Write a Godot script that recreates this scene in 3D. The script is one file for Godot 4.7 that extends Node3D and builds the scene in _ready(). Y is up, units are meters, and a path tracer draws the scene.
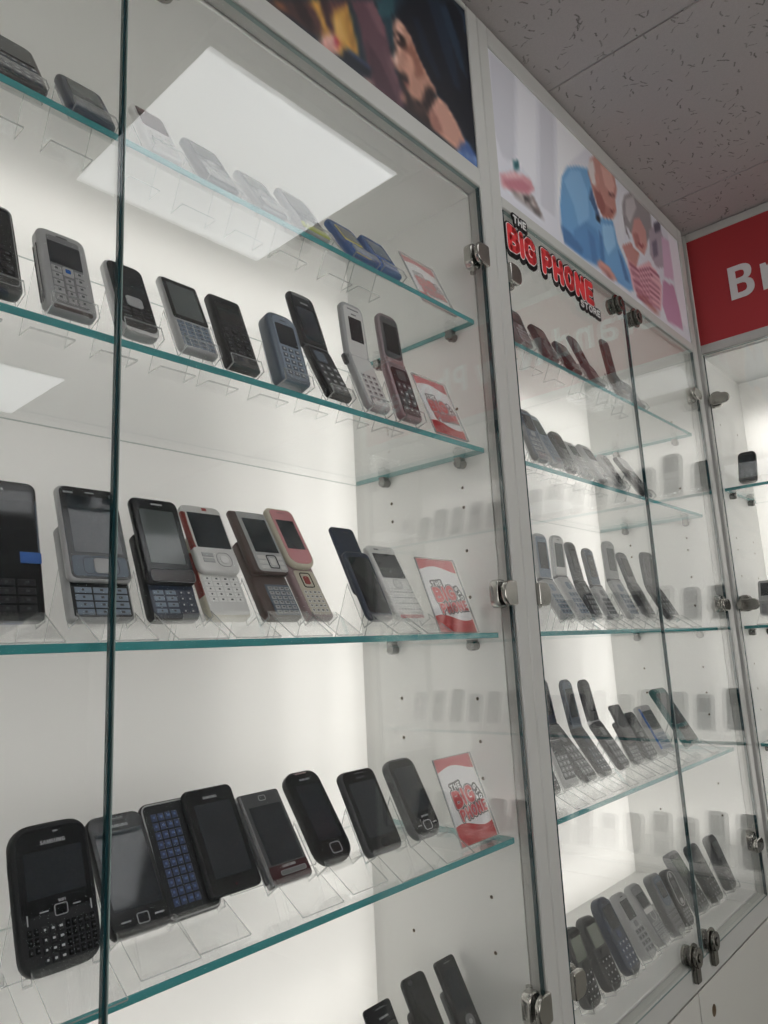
extends Node3D

# A phone shop's glass display cabinets. x runs along the two straight cabinets, z towards the viewer, y up.
const EYE := 1.45
const CEIL := 2.6056
const SHELF := {"A": 1.991, "B": 1.765, "C": 1.4668, "D": 1.1666, "F": 0.8353}
const SHELF_T := 0.008
const ORD := ["first", "second", "third", "fourth", "fifth", "sixth", "seventh", "eighth", "ninth", "tenth", "eleventh", "twelfth", "thirteenth", "fourteenth", "fifteenth", "sixteenth"]
var mats := {}
var taken := {}
var cell := {}


func _ready() -> void:
	camera_and_light()
	palette()
	room()
	cabinets()
	shelves()
	logo_sign()
	promo_cards()
	phones()


# ------------------------------------------------------------------ camera, sky, exposure
func camera_and_light() -> void:
	var cam := Camera3D.new()
	cam.name = "camera"
	cam.fov = 70.37
	cam.near = 0.02
	cam.far = 60.0
	add_child(cam)
	var right := Vector3(0.6701937, -0.04915035, 0.74055975)
	var down := Vector3(0.10782341, -0.98078702, -0.16261651)
	var ahead := Vector3(0.73431227, 0.18878842, -0.65201773)
	cam.transform = Transform3D(Basis(right, -down, -ahead), Vector3(-0.6076, EYE, 0.637))
	cam.current = true
	var env := Environment.new()
	env.background_mode = Environment.BG_COLOR
	env.background_color = Color(1.0, 0.992, 0.975)
	env.background_energy_multiplier = 6.4
	env.tonemap_mode = Environment.TONE_MAPPER_LINEAR
	env.tonemap_exposure = 0.575
	env.sdfgi_enabled = true
	env.ssao_enabled = true
	env.ssil_enabled = true
	var we := WorldEnvironment.new()
	we.name = "daylight"
	we.environment = env
	add_child(we)


# ------------------------------------------------------------------ helpers
func numbered(called: String) -> String:
	var n: int = taken.get(called, 0)
	taken[called] = n + 1
	return called if n == 0 else "%s_%03d" % [called, n]


func thing(called: String, label: String, category: String, at := Vector3.ZERO, group := "") -> Node3D:
	var o := Node3D.new()
	o.name = numbered(called)
	add_child(o)
	o.position = at
	o.set_meta("label", label)
	o.set_meta("category", category)
	if group != "":
		o.set_meta("group", group)
	return o


func put(parent: Node, called: String, mesh: Mesh, m: Material, at := Vector3.ZERO) -> MeshInstance3D:
	var o := MeshInstance3D.new()
	o.name = called
	o.mesh = mesh
	o.material_override = m
	o.position = at
	parent.add_child(o, true)
	return o


func setting(called: String, label: String) -> Node3D:
	var o := Node3D.new()
	o.name = called
	add_child(o)
	o.set_meta("kind", "structure")
	o.set_meta("label", label)
	return o


func mat(key: String, c: Color, rough := 0.5, metal := 0.0) -> StandardMaterial3D:
	if mats.has(key):
		return mats[key]
	var s := StandardMaterial3D.new()
	s.resource_name = key
	s.albedo_color = c
	s.roughness = rough
	s.metallic = metal
	mats[key] = s
	return s


func glassy(key: String, c: Color, a: float, rough := 0.0) -> StandardMaterial3D:
	var s := mat(key, Color(c.r, c.g, c.b, a), rough)
	s.transparency = BaseMaterial3D.TRANSPARENCY_ALPHA
	return s


func rgb8(r: int, g: int, b: int) -> Color:
	return Color(r / 255.0, g / 255.0, b / 255.0)


func begin() -> SurfaceTool:
	var st := SurfaceTool.new()
	st.begin(Mesh.PRIMITIVE_TRIANGLES)
	return st


func done(st: SurfaceTool) -> ArrayMesh:
	st.generate_normals()
	return st.commit()


func tri(st: SurfaceTool, a: Vector3, b: Vector3, c: Vector3) -> void:
	# a, b, c counter-clockwise seen from outside
	st.add_vertex(a)
	st.add_vertex(c)
	st.add_vertex(b)


func box_st(st: SurfaceTool, lo: Vector3, hi: Vector3, skip := "") -> void:
	st.set_smooth_group(-1)
	var p := []
	for i in 8:
		p.append(Vector3(hi.x if i & 1 else lo.x, hi.y if i & 2 else lo.y, hi.z if i & 4 else lo.z))
	var f := {"back": [1, 0, 2, 3], "front": [4, 5, 7, 6], "left": [0, 4, 6, 2], "right": [5, 1, 3, 7], "bottom": [0, 1, 5, 4], "top": [6, 7, 3, 2]}
	for k in f:
		if skip.contains(k):
			continue
		var q: Array = f[k]
		tri(st, p[q[0]], p[q[1]], p[q[2]])
		tri(st, p[q[0]], p[q[2]], p[q[3]])


func box(lo: Vector3, hi: Vector3, skip := "") -> ArrayMesh:
	var st := begin()
	box_st(st, lo, hi, skip)
	return done(st)


# a box with chamfered edges
func cbox(lo: Vector3, hi: Vector3, b := 0.0012) -> ArrayMesh:
	var st := begin()
	var w := hi.x - lo.x
	var h := hi.y - lo.y
	var pts := PackedVector2Array([Vector2(lo.x, lo.y), Vector2(lo.x + w, lo.y), Vector2(lo.x + w, lo.y + h), Vector2(lo.x, lo.y + h)])
	slab_st(st, pts, lo.z, hi.z, b, Transform3D.IDENTITY, 1, false)
	return done(st)


func outline4(w: float, h: float, bl: float, br: float, tr: float, tl: float, bul := 0.0, bulv := 0.0) -> PackedVector2Array:
	# counter-clockwise seen from the front, x centred, y from 0 to h
	var pts := PackedVector2Array()
	var most: float = min(w, h) * 0.499
	var corners := [[Vector2(-w / 2, 0), Vector2(1, 1), min(bl, most), PI], [Vector2(w / 2, 0), Vector2(-1, 1), min(br, most), 1.5 * PI], [Vector2(w / 2, h), Vector2(-1, -1), min(tr, most), 0.0], [Vector2(-w / 2, h), Vector2(1, -1), min(tl, most), 0.5 * PI]]
	for c in corners:
		var r: float = c[2]
		if r < 0.00005:
			pts.append(c[0])
			continue
		var mid: Vector2 = c[0] + c[1] * r
		for i in 6:
			var a: float = c[3] + PI / 2 * i / 5.0
			pts.append(mid + Vector2(cos(a), sin(a)) * r)
	if bul == 0.0 and bulv == 0.0:
		return pts
	var more := PackedVector2Array()
	for i in pts.size():
		var a := pts[i]
		var b := pts[(i + 1) % pts.size()]
		var n := 1 if a.distance_to(b) < 0.2 * w else 5
		for k in n:
			more.append(a.lerp(b, float(k) / n))
	for i in more.size():
		var p := more[i]
		var v := (p.y - h / 2) / (h / 2)
		var u := p.x / (w / 2)
		p.x *= 1.0 + bul * (1.0 - v * v)
		p.y += bulv * h * v * (1.0 - u * u)
		more[i] = p
	return more


func outline(w: float, h: float, rt: float, rb: float, bul := 0.0, bulv := 0.0) -> PackedVector2Array:
	return outline4(w, h, rb, rb, rt, rt, bul, bulv)


func inset(pts: PackedVector2Array, d: float) -> PackedVector2Array:
	var out := PackedVector2Array()
	var n := pts.size()
	for i in n:
		var e1 := (pts[i] - pts[(i + n - 1) % n]).normalized()
		var e2 := (pts[(i + 1) % n] - pts[i]).normalized()
		var n1 := Vector2(-e1.y, e1.x)
		var n2 := Vector2(-e2.y, e2.x)
		var m := (n1 + n2)
		m = m / max(0.4, m.length_squared() / 2.0)
		out.append(pts[i] + m * d)
	return out


func slab_st(st: SurfaceTool, pts: PackedVector2Array, z0: float, z1: float, bev: float, x := Transform3D.IDENTITY, steps := 3, smooth := true) -> void:
	var rings := []
	bev = min(bev, (z1 - z0) * 0.49)
	for i in steps + 1:
		var a := PI / 2 * i / steps
		rings.append([bev * (1.0 - sin(a)), z0 + bev * (1.0 - cos(a))])
	for i in steps + 1:
		var a := PI / 2 * (steps - i) / steps
		rings.append([bev * (1.0 - sin(a)), z1 - bev * (1.0 - cos(a))])
	var made := []
	for r in rings:
		var q := inset(pts, r[0]) if r[0] > 0.000001 else pts
		var v := PackedVector3Array()
		for p in q:
			v.append(x * Vector3(p.x, p.y, r[1]))
		made.append(v)
	var n := pts.size()
	st.set_smooth_group(1 if smooth else -1)
	for k in made.size() - 1:
		for i in n:
			var j := (i + 1) % n
			tri(st, made[k][i], made[k][j], made[k + 1][j])
			tri(st, made[k][i], made[k + 1][j], made[k + 1][i])
	st.set_smooth_group(-1)
	for side in 2:
		var v: PackedVector3Array = made[-1] if side else made[0]
		var c := Vector3.ZERO
		for p in v:
			c += p
		c /= n
		for i in n:
			if side:
				tri(st, c, v[i], v[(i + 1) % n])
			else:
				tri(st, c, v[(i + 1) % n], v[i])


func slab(pts: PackedVector2Array, z0: float, z1: float, bev: float) -> ArrayMesh:
	var st := begin()
	slab_st(st, pts, z0, z1, bev)
	return done(st)


func ring(pts: PackedVector2Array, lw: float, z0: float, z1: float) -> ArrayMesh:
	var st := begin()
	var q := inset(pts, lw)
	var n := pts.size()
	st.set_smooth_group(-1)
	for i in n:
		var j := (i + 1) % n
		var a := Vector3(pts[i].x, pts[i].y, z1)
		var b := Vector3(pts[j].x, pts[j].y, z1)
		var c := Vector3(q[j].x, q[j].y, z1)
		var d := Vector3(q[i].x, q[i].y, z1)
		tri(st, a, b, c)
		tri(st, a, c, d)
		var dn := Vector3(0, 0, z0 - z1)
		tri(st, a + dn, b + dn, b)
		tri(st, a + dn, b, a)
		tri(st, d, c, c + dn)
		tri(st, d, c + dn, d + dn)
	return done(st)


func rod_st(st: SurfaceTool, a: Vector3, b: Vector3, r: float, n := 16) -> void:
	var ax := (b - a).normalized()
	var u := ax.cross(Vector3(0.31, 0.77, 0.56)).normalized()
	var v := ax.cross(u)
	var pa := PackedVector3Array()
	var pb := PackedVector3Array()
	for i in n:
		var t := TAU * i / n
		var d := (u * cos(t) + v * sin(t)) * r
		pa.append(a + d)
		pb.append(b + d)
	for i in n:
		var j := (i + 1) % n
		st.set_smooth_group(1)
		tri(st, pa[i], pa[j], pb[j])
		tri(st, pa[i], pb[j], pb[i])
		st.set_smooth_group(-1)
		tri(st, a, pa[j], pa[i])
		tri(st, b, pb[i], pb[j])


func words(s: String, cap: float, bold := false) -> TextMesh:
	var t := TextMesh.new()
	var f := SystemFont.new()
	f.font_names = PackedStringArray(["Droid Sans"])
	if bold:
		f.font_weight = 700
	t.font = f
	t.text = s
	t.font_size = 32
	t.pixel_size = cap / (32.0 * 0.714)
	t.depth = 0.0003
	t.curve_step = 4.0
	return t


func panel_light(parent: Node, at: Vector3, size: Vector2, facing: Vector3, radiance: float, c: Color) -> void:
	var l := AreaLight3D.new()
	l.name = "panel_light"
	l.area_size = size
	l.area_normalize_energy = true
	l.light_energy = radiance * size.x * size.y / PI
	l.light_color = c
	l.shadow_enabled = true
	l.area_range = 12.0
	parent.add_child(l, true)
	l.position = at
	var up := Vector3.UP if abs(facing.y) < 0.9 else Vector3.FORWARD
	l.basis = Basis.looking_at(facing, up)


# ------------------------------------------------------------------ materials
func palette() -> void:
	mat("white_laminate", Color(0.93, 0.93, 0.92), 0.42)
	mat("frame", Color(0.76, 0.76, 0.745), 0.38)
	mat("base_panel", Color(0.80, 0.795, 0.77), 0.42)
	mat("frame_edge", Color(0.62, 0.62, 0.62), 0.4)
	mat("gasket", Color(0.10, 0.10, 0.10), 0.7)
	mat("chrome", Color(0.50, 0.50, 0.49), 0.16, 1.0)
	mat("chrome_satin", Color(0.72, 0.71, 0.69), 0.18, 1.0)
	mat("dark_steel", Color(0.50, 0.49, 0.47), 0.25, 1.0)
	mat("chipboard", Color(0.56, 0.48, 0.39), 0.9)
	glassy("door_glass", Color(0.75, 0.85, 0.82), 0.004)
	glassy("shelf_glass", Color(0.70, 0.88, 0.84), 0.03)
	mat("glass_edge", Color(0.26, 0.58, 0.59), 0.08)
	mat("glass_back_edge", Color(0.76, 0.80, 0.79), 0.1)
	mat("door_edge", Color(0.10, 0.22, 0.24), 0.08)
	mat("door_edge_light", Color(0.52, 0.60, 0.59), 0.1)  # paler copy of the door edge; at the split it paints in a highlight
	glassy("acrylic", Color(0.95, 0.96, 0.96), 0.012)
	glassy("acrylic_edge", Color(0.80, 0.82, 0.82), 0.45, 0.1)
	var opal := mat("opal", Color(0.93, 0.93, 0.92), 0.45)
	opal.backlight_enabled = true
	opal.backlight = Color(0.95, 0.95, 0.95)
	# phones
	mat("blk", rgb8(22, 23, 27), 0.16)
	mat("mblk", rgb8(33, 34, 37), 0.45)
	mats["blk"].metallic_specular = 0.42
	mats["mblk"].metallic_specular = 0.36
	mat("brownblk", rgb8(44, 34, 36), 0.25)
	mat("wine", rgb8(62, 26, 32), 0.25)
	mat("navy", rgb8(33, 44, 66), 0.28)
	mat("navykey", rgb8(50, 64, 98), 0.35)
	mat("slate", rgb8(84, 97, 112), 0.32)
	mat("slatelt", rgb8(116, 130, 146), 0.35)
	mat("slatedk", rgb8(52, 62, 76), 0.32)
	mat("dgrey", rgb8(72, 73, 76), 0.38)
	mat("graphite", rgb8(50, 51, 54), 0.4)
	mats["graphite"].metallic_specular = 0.4
	mat("grey", rgb8(118, 119, 121), 0.36)
	mat("lgrey", rgb8(166, 167, 168), 0.36)
	mat("silver", rgb8(182, 183, 184), 0.3, 0.35)
	mat("steel", rgb8(150, 150, 152), 0.25, 0.8)
	mat("pearl", rgb8(208, 208, 206), 0.3)
	mat("white", rgb8(226, 226, 224), 0.3)
	mat("cream", rgb8(196, 190, 172), 0.35)
	mat("pink", rgb8(206, 142, 146), 0.35)
	mat("mauve", rgb8(146, 124, 126), 0.35)
	mat("pinkgrey", rgb8(140, 126, 130), 0.3, 0.3)
	mat("brown", rgb8(78, 62, 58), 0.32)
	mat("rust", rgb8(142, 48, 40), 0.3)
	mat("red", rgb8(172, 36, 40), 0.3)
	mat("blue", rgb8(36, 92, 168), 0.25)
	mat("bluegl", rgb8(50, 88, 142), 0.25)
	mat("yellow", rgb8(206, 190, 60), 0.35)
	mat("lime", rgb8(184, 196, 72), 0.35)
	mat("teal", rgb8(40, 92, 92), 0.25)
	mat("scr", rgb8(40, 44, 50), 0.06)
	mat("scrdk", rgb8(24, 26, 30), 0.05)
	mat("scrlt", rgb8(86, 92, 92), 0.1)
	mat("scrgn", rgb8(112, 118, 108), 0.16)
	mat("ink", rgb8(186, 188, 190), 0.4)
	mat("inkdk", rgb8(58, 60, 64), 0.5)
	mat("inkblue", rgb8(84, 108, 156), 0.4)


# ------------------------------------------------------------------ the room
func fissured_tile() -> ImageTexture:
	var r := RandomNumberGenerator.new()
	r.seed = 41
	var n := 768
	var img := Image.create(n, n, true, Image.FORMAT_RGB8)
	var base := Color(0.76, 0.735, 0.73)
	img.fill(base)
	for y in n:
		for x in n:
			var k := r.randf_range(-0.02, 0.02)
			img.set_pixel(x, y, Color(base.r + k, base.g + k, base.b + k))
	for i in 900:
		var p := Vector2(r.randf() * n, r.randf() * n)
		var a := r.randf_range(-0.9, 0.9) + (PI / 2 if r.randf() < 0.3 else 0.0)
		var long := r.randf_range(4.0, 18.0)
		var shade := r.randf_range(0.44, 0.62)
		for s in int(long):
			a += r.randf_range(-0.3, 0.3)
			p += Vector2(cos(a), sin(a))
			for w in 3:
				var q := Vector2i(posmod(int(p.x), n), posmod(int(p.y) + w, n))
				var k := shade if w == 1 else lerpf(shade, base.g, 0.45)
				img.set_pixelv(q, Color(k, k * 0.97, k * 0.95))
	img.generate_mipmaps()
	return ImageTexture.create_from_image(img)


func room() -> void:
	var wallm := mat("wall_paint", Color(0.47, 0.47, 0.465), 0.8)
	var floorm := mat("floor_vinyl", Color(0.26, 0.25, 0.24), 0.5)
	var x0 := -3.40
	var x1 := 1.93
	var z0 := -0.44
	var z1 := 4.60
	var o := setting("floor", "grey vinyl shop floor")
	put(o, "floor_sheet", box(Vector3(x0 - 0.1, -0.1, z0 - 0.1), Vector3(x1 + 0.1, 0, z1 + 0.1)), floorm)
	o = setting("wall_back", "painted wall behind the straight cabinets")
	put(o, "wall_sheet", box(Vector3(x0 - 0.1, 0, z0 - 0.1), Vector3(x1 + 0.1, CEIL + 0.12, z0)), wallm)
	o = setting("wall_right", "painted wall behind the cornering cabinet")
	put(o, "wall_sheet", box(Vector3(x1, 0, z0), Vector3(x1 + 0.1, CEIL + 0.12, z1)), wallm)
	o = setting("wall_left", "painted wall at the far side of the shop")
	put(o, "wall_sheet", box(Vector3(x0 - 0.1, 0, z0), Vector3(x0, CEIL + 0.12, z1)), wallm)
	# shop front with a wide window
	var wx0 := -3.0
	var wx1 := 0.9
	var wy0 := 0.35
	var wy1 := 2.40
	o = setting("wall_front", "painted wall round the shop window")
	put(o, "wall_sheet", box(Vector3(x0 - 0.1, 0, z1), Vector3(wx0, CEIL + 0.12, z1 + 0.1)), wallm)
	put(o, "wall_sheet", box(Vector3(wx1, 0, z1), Vector3(x1 + 0.1, CEIL + 0.12, z1 + 0.1)), wallm)
	put(o, "wall_sheet", box(Vector3(wx0, 0, z1), Vector3(wx1, wy0, z1 + 0.1)), wallm)
	put(o, "wall_sheet", box(Vector3(wx0, wy1, z1), Vector3(wx1, CEIL + 0.12, z1 + 0.1)), wallm)
	o = setting("window_1", "wide shop window behind the viewer")
	for i in 4:
		var x := lerpf(wx0, wx1 - 0.05, i / 3.0)
		put(o, "mullion", cbox(Vector3(x, wy0, z1 + 0.02), Vector3(x + 0.05, wy1, z1 + 0.07)), mats["frame"])
	for y in [wy0, wy1 - 0.05]:
		put(o, "rail", cbox(Vector3(wx0 + 0.05, y, z1 + 0.02), Vector3(wx1 - 0.05, y + 0.05, z1 + 0.07)), mats["frame"])
	for i in 3:
		var x := lerpf(wx0, wx1 - 0.05, i / 3.0)
		put(o, "pane", box(Vector3(x + 0.05, wy0 + 0.05, z1 + 0.04), Vector3(lerpf(wx0, wx1 - 0.05, (i + 1) / 3.0), wy1 - 0.05, z1 + 0.046)), mats["door_glass"])
	# suspended ceiling: tiles in a grid of bars, lamp panels in some of the cells
	o = setting("ceiling", "suspended ceiling of fissured grey tiles")
	put(o, "ceiling_slab", box(Vector3(x0 - 0.1, CEIL + 0.12, z0 - 0.1), Vector3(x1 + 0.1, CEIL + 0.2, z1 + 0.1)), wallm)
	var tilem := mat("ceiling_tile", Color(1, 1, 1), 0.95)
	tilem.albedo_texture = fissured_tile()
	tilem.uv1_triplanar = true
	tilem.uv1_world_triplanar = true
	tilem.uv1_scale = Vector3(1.15, 1.15, 1.15)
	var bar := mat("ceiling_bar", Color(0.72, 0.71, 0.70), 0.6)
	var gx := 0.069
	var gz := 0.41
	for i in range(-6, 4):
		var cx0: float = max(gx + i * 0.6 + 0.003, x0 + 0.002)
		var cx1: float = min(gx + i * 0.6 + 0.597, x1 - 0.002)
		if cx1 - cx0 < 0.03:
			continue
		var k := -2
		while k < 8:
			var lamp: bool = posmod(k, 3) == 0 and posmod(i, 4) == 0
			var n := 1 if posmod(i, 4) == 0 else 2
			if n == 2 and k == -2:
				n = 1
			var lo := Vector3(gx + i * 0.6, CEIL, gz + k * 0.6)
			if lamp and lo.z + 0.6 < z1 + 0.3:
				ceiling_lamp(lo)
			else:
				var cz0: float = max(lo.z + 0.003, z0 + 0.002)
				var cz1: float = min(lo.z + n * 0.6 - 0.003, z1 - 0.002)
				if cz1 - cz0 > 0.03:
					put(o, "tile", cbox(Vector3(cx0, CEIL, cz0), Vector3(cx1, CEIL + 0.015, cz1), 0.003), tilem)
					put(o, "grid_bar", box(Vector3(cx0, CEIL + 0.003, cz1), Vector3(cx1, CEIL + 0.03, cz1 + 0.006)), bar)
			k += n
	for i in range(-5, 4):
		var x := gx + i * 0.6
		if x > x0 + 0.02 and x < x1 - 0.02:
			put(o, "grid_bar", box(Vector3(x - 0.003, CEIL + 0.003, z0), Vector3(x + 0.003, CEIL + 0.03, z1)), bar)


func ceiling_lamp(lo: Vector3) -> void:
	var row := roundi((lo.z - 0.41) / 1.8)
	var column := roundi((0.069 - lo.x) / 2.4)
	var t := thing("ceiling_lamp", "square white ceiling lamp panel, %s row out from the cabinets, %s column from the corner" % [ORD[row], ORD[column]], "ceiling lamp", lo, "lamp panels in the ceiling")
	var fm := mats["frame"] as StandardMaterial3D
	var f := begin()
	box_st(f, Vector3(0.009, 0.0, 0.009), Vector3(0.591, 0.012, 0.026))
	box_st(f, Vector3(0.009, 0.0, 0.574), Vector3(0.591, 0.012, 0.591))
	box_st(f, Vector3(0.009, 0.0, 0.026), Vector3(0.026, 0.012, 0.574))
	box_st(f, Vector3(0.574, 0.0, 0.026), Vector3(0.591, 0.012, 0.574))
	put(t, "lamp_frame", done(f), fm)
	var g := mat("lamp_diffuser", Color(0.95, 0.95, 0.95), 0.5)
	g.emission_enabled = true
	g.emission = Color(0.985, 0.995, 1.0)
	g.emission_energy_multiplier = LAMP
	put(t, "lamp_diffuser", box(Vector3(0.026, 0.004, 0.026), Vector3(0.574, 0.01, 0.574)), g)
	panel_light(t, Vector3(0.3, 0.002, 0.3), Vector2(0.548, 0.548), Vector3.DOWN, LAMP, Color(0.985, 0.995, 1.0))


const LAMP := 2.3
const GLOW := 0.25
const WARM := Color(1.0, 0.985, 0.955)
# distance from the rim, width, radiance
const STRIPS := [[0.04, 0.07, 1.35], [0.14, 0.08, 1.0], [0.25, 0.08, 0.6]]
const TOP_STRIPS := [[0.05, 0.09, 1.35], [0.17, 0.09, 0.6]]


func strip_lamp(c: Node3D, lo: Vector3, hi: Vector3, radiance: float) -> void:
	var g := mat("strip_lamp %.2f" % radiance, Color(0.9, 0.9, 0.9), 0.5)
	g.emission_enabled = true
	g.emission = WARM
	g.emission_energy_multiplier = radiance
	put(c, "strip_lamp", box(lo, hi), g)
	panel_light(c, Vector3((lo.x + hi.x) / 2, (lo.y + hi.y) / 2, hi.z + 0.001), Vector2(hi.x - lo.x, hi.y - lo.y), Vector3(0, 0, 1), radiance, WARM)


# ------------------------------------------------------------------ cabinets
# c: origin at the left outer edge, floor, shelf front; x right, z to the front
func cabinet(called: String, label: String, xf: Transform3D, w: float, h: Dictionary) -> Node3D:
	var c := thing(called, label, "display cabinet")
	c.transform = xf
	var S := 0.033
	var zf := 0.034
	var zb := -0.296
	var fl: float = SHELF["F"]
	var top: float = EYE + 0.775
	var hb: float = EYE + h["hb"]
	var pb: float = EYE + h["pb"]
	var pt: float = EYE + h["pt"]
	var wl: Material = mats["white_laminate"]
	var fr: Material = mats["frame"]
	# shell
	var left := drilled(c, "side_panel", Vector3(S - 0.016, 0.06, -0.40), Vector3(S, CEIL - 0.004, 0.006), wl)
	var right := drilled(c, "side_panel", Vector3(w - S, 0.06, -0.40), Vector3(w - S + 0.016, CEIL - 0.004, 0.006), wl)
	for y in [0.59, 0.262, 0.229, 0.156, 0.08, -0.08, -0.145, -0.37, -0.447, 0.40, -0.2]:
		for z in [-0.05, -0.208]:
			drill(left, Vector3(S, EYE + y, z), Vector3.RIGHT, 0.0028, 0.012)
			drill(right, Vector3(w - S, EYE + y, z), Vector3.RIGHT, 0.0028, 0.012)
	put(c, "floor_panel", cbox(Vector3(S, fl - 0.018, -0.40), Vector3(w - S, fl, 0.006)), wl)
	put(c, "top_panel", cbox(Vector3(S, top, -0.40), Vector3(w - S, top + 0.018, 0.006)), wl)
	# light box: opal sheet at the back, a lamp panel behind it
	var q := QuadMesh.new()
	q.size = Vector2(w - 2 * S, top - fl)
	put(c, "back_panel", q, mats["opal"], Vector3(w / 2, (top + fl) / 2, zb))
	put(c, "light_box", cbox(Vector3(S, fl - 0.018, -0.405), Vector3(w - S, top + 0.018, -0.40)), wl)
	var g := mat("light_box_lamp", Color(0.9, 0.9, 0.9), 0.5)
	g.emission_enabled = true
	g.emission = WARM
	g.emission_energy_multiplier = GLOW
	var gain: float = h.get("gain", 1.0)
	var gx0 := S + 0.012
	var gx1 := w - S - 0.012
	var gy0 := fl + 0.012
	var gy1 := EYE + 0.660
	put(c, "light_box_lamp", cbox(Vector3(gx0, gy0, -0.356), Vector3(gx1, gy1, -0.350)), g)
	panel_light(c, Vector3((gx0 + gx1) / 2, (gy0 + gy1) / 2, -0.348), Vector2(gx1 - gx0, gy1 - gy0), Vector3(0, 0, 1), GLOW * gain, WARM)
	# rows of strip lamps, close together towards the rim of the box
	for row in STRIPS:
		var half: float = row[1] / 2
		for x in [gx0 + row[0], gx1 - row[0]]:
			strip_lamp(c, Vector3(x - half, gy0, -0.346), Vector3(x + half, gy1, -0.344), row[2] * gain)
	for row in TOP_STRIPS:
		strip_lamp(c, Vector3(gx0, gy1 - row[0] - row[1] / 2, -0.341), Vector3(gx1, gy1 - row[0] + row[1] / 2, -0.339), row[2] * gain)
		strip_lamp(c, Vector3(gx0, gy0 + row[0] - row[1] / 2, -0.341), Vector3(gx1, gy0 + row[0] + row[1] / 2, -0.339), row[2] * 0.9 * gain)
	# front frame
	put(c, "stile", cbox(Vector3(0.0008, 0.06, 0.007), Vector3(S, CEIL - 0.004, zf), 0.002), fr)
	put(c, "stile", cbox(Vector3(w - S, 0.06, 0.007), Vector3(w - 0.0008, CEIL - 0.004, zf), 0.002), fr)
	put(c, "header_rail", cbox(Vector3(S, hb, 0.007), Vector3(w - S, pb, zf), 0.002), fr)
	put(c, "header_rail", cbox(Vector3(S, pt, 0.007), Vector3(w - S, CEIL - 0.004, zf), 0.002), fr)
	put(c, "header_back", cbox(Vector3(S, top + 0.018, -0.01), Vector3(w - S, CEIL - 0.006, 0.006)), wl)
	# base
	put(c, "sill_rail", cbox(Vector3(S, fl - 0.050, 0.007), Vector3(w - S, fl - 0.002, zf - 0.004), 0.002), fr)
	put(c, "base_box", box(Vector3(S + 0.0005, 0.061, -0.399), Vector3(w - S - 0.0005, fl - 0.056, 0.010), "front"), wl)
	put(c, "plinth", cbox(Vector3(0.01, 0, -0.38), Vector3(w - 0.01, 0.06, -0.03)), mats["dgrey"])
	for i in 2:
		var dx0 := S + 0.002 + i * (w / 2 - S)
		var dx1 := w / 2 - 0.002 + i * (w / 2 - S)
		var d := drilled(c, "base_door", Vector3(dx0, 0.065, 0.011), Vector3(dx1, fl - 0.054, zf - 0.006), mats["base_panel"])
		drill(d, Vector3(dx1 - 0.06 if i == 0 else dx0 + 0.066, fl - 0.108, zf - 0.006), Vector3.BACK, 0.011, 0.03)
	# chrome shelf supports under each shelf end
	var sup := begin()
	rod_st(sup, Vector3(0, -0.010, 0), Vector3(0.017, -0.010, 0), 0.0075)
	box_st(sup, Vector3(0.003, -0.004, -0.006), Vector3(0.018, -0.0005, 0.006))
	rod_st(sup, Vector3(0.010, -0.018, 0.0), Vector3(0.010, -0.006, 0.0), 0.0045)
	var sm := done(sup)
	for y in h["shelves"]:
		for side in 2:
			for z in [-0.045, -0.215]:
				var p := put(c, "shelf_support", sm, mats["chrome"], Vector3(S if side == 0 else w - S, EYE + y - SHELF_T / 2, z))
				if side == 1:
					p.rotation.y = PI
	# two glass doors
	var dz := 0.026
	var split: float = h.get("split", w / 2)
	var dy0 := fl - 0.004
	var dy1 := hb - 0.002
	for i in 2:
		var dx0 := S + 0.004 if i == 0 else split + 0.0006
		var dx1 := split - 0.0006 if i == 0 else w - S - 0.004
		var d := put(c, "glass_door", box(Vector3(dx0, dy0, dz), Vector3(dx1, dy1, dz + 0.006), "left right top bottom"), mats["door_glass"])
		put(d, "door_edge", cbox(Vector3(dx0, dy0, dz), Vector3(dx0 + 0.0014, dy1, dz + 0.0062), 0.0004), mats["door_edge_light" if i == 1 else "door_edge"])  # pale on the right door: the highlight along the split, put into the colour
		put(d, "door_edge", cbox(Vector3(dx1 - 0.0026, dy0, dz), Vector3(dx1, dy1, dz + 0.0062), 0.0005), mats["door_edge"])  # teal glass edge; beside the stile its dark tone also paints the gap's shadow
		put(d, "door_edge", box(Vector3(dx0, dy1 - 0.0006, dz), Vector3(dx1, dy1, dz + 0.006)), mats["door_edge_light"])
		put(d, "door_edge", box(Vector3(dx0, dy0, dz), Vector3(dx1, dy0 + 0.0006, dz + 0.006)), mats["door_edge_light"])
		# hinges on the stile side
		for y in [0.645, 0.079, -0.495]:
			var hm := begin()
			var s := 1.0 if i == 0 else -1.0
			var ex := S if i == 0 else w - S
			var plate := outline4(0.036, 0.038, 0.004, 0.016, 0.016, 0.004) if i == 0 else outline4(0.036, 0.038, 0.016, 0.004, 0.004, 0.016)
			var mid := ex + s * 0.018
			if h.get("pill", -1) == i:
				plate = outline(0.056, 0.030, 0.0149, 0.0149)
				mid = ex + s * 0.030
			slab_st(hm, plate, dz + 0.0062, dz + 0.0145, 0.002, Transform3D(Basis(), Vector3(mid, EYE + y - 0.019, 0)))
			slab_st(hm, outline(0.030, 0.044, 0.012, 0.012), dz - 0.016, dz - 0.0002, 0.003, Transform3D(Basis(), Vector3(ex + s * 0.020, EYE + y - 0.022, 0)))
			rod_st(hm, Vector3(ex + s * 0.006, EYE + y - 0.020, dz - 0.018), Vector3(ex + s * 0.006, EYE + y + 0.020, dz - 0.018), 0.005)
			put(d, "hinge", done(hm), mats["chrome_satin"])
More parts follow.
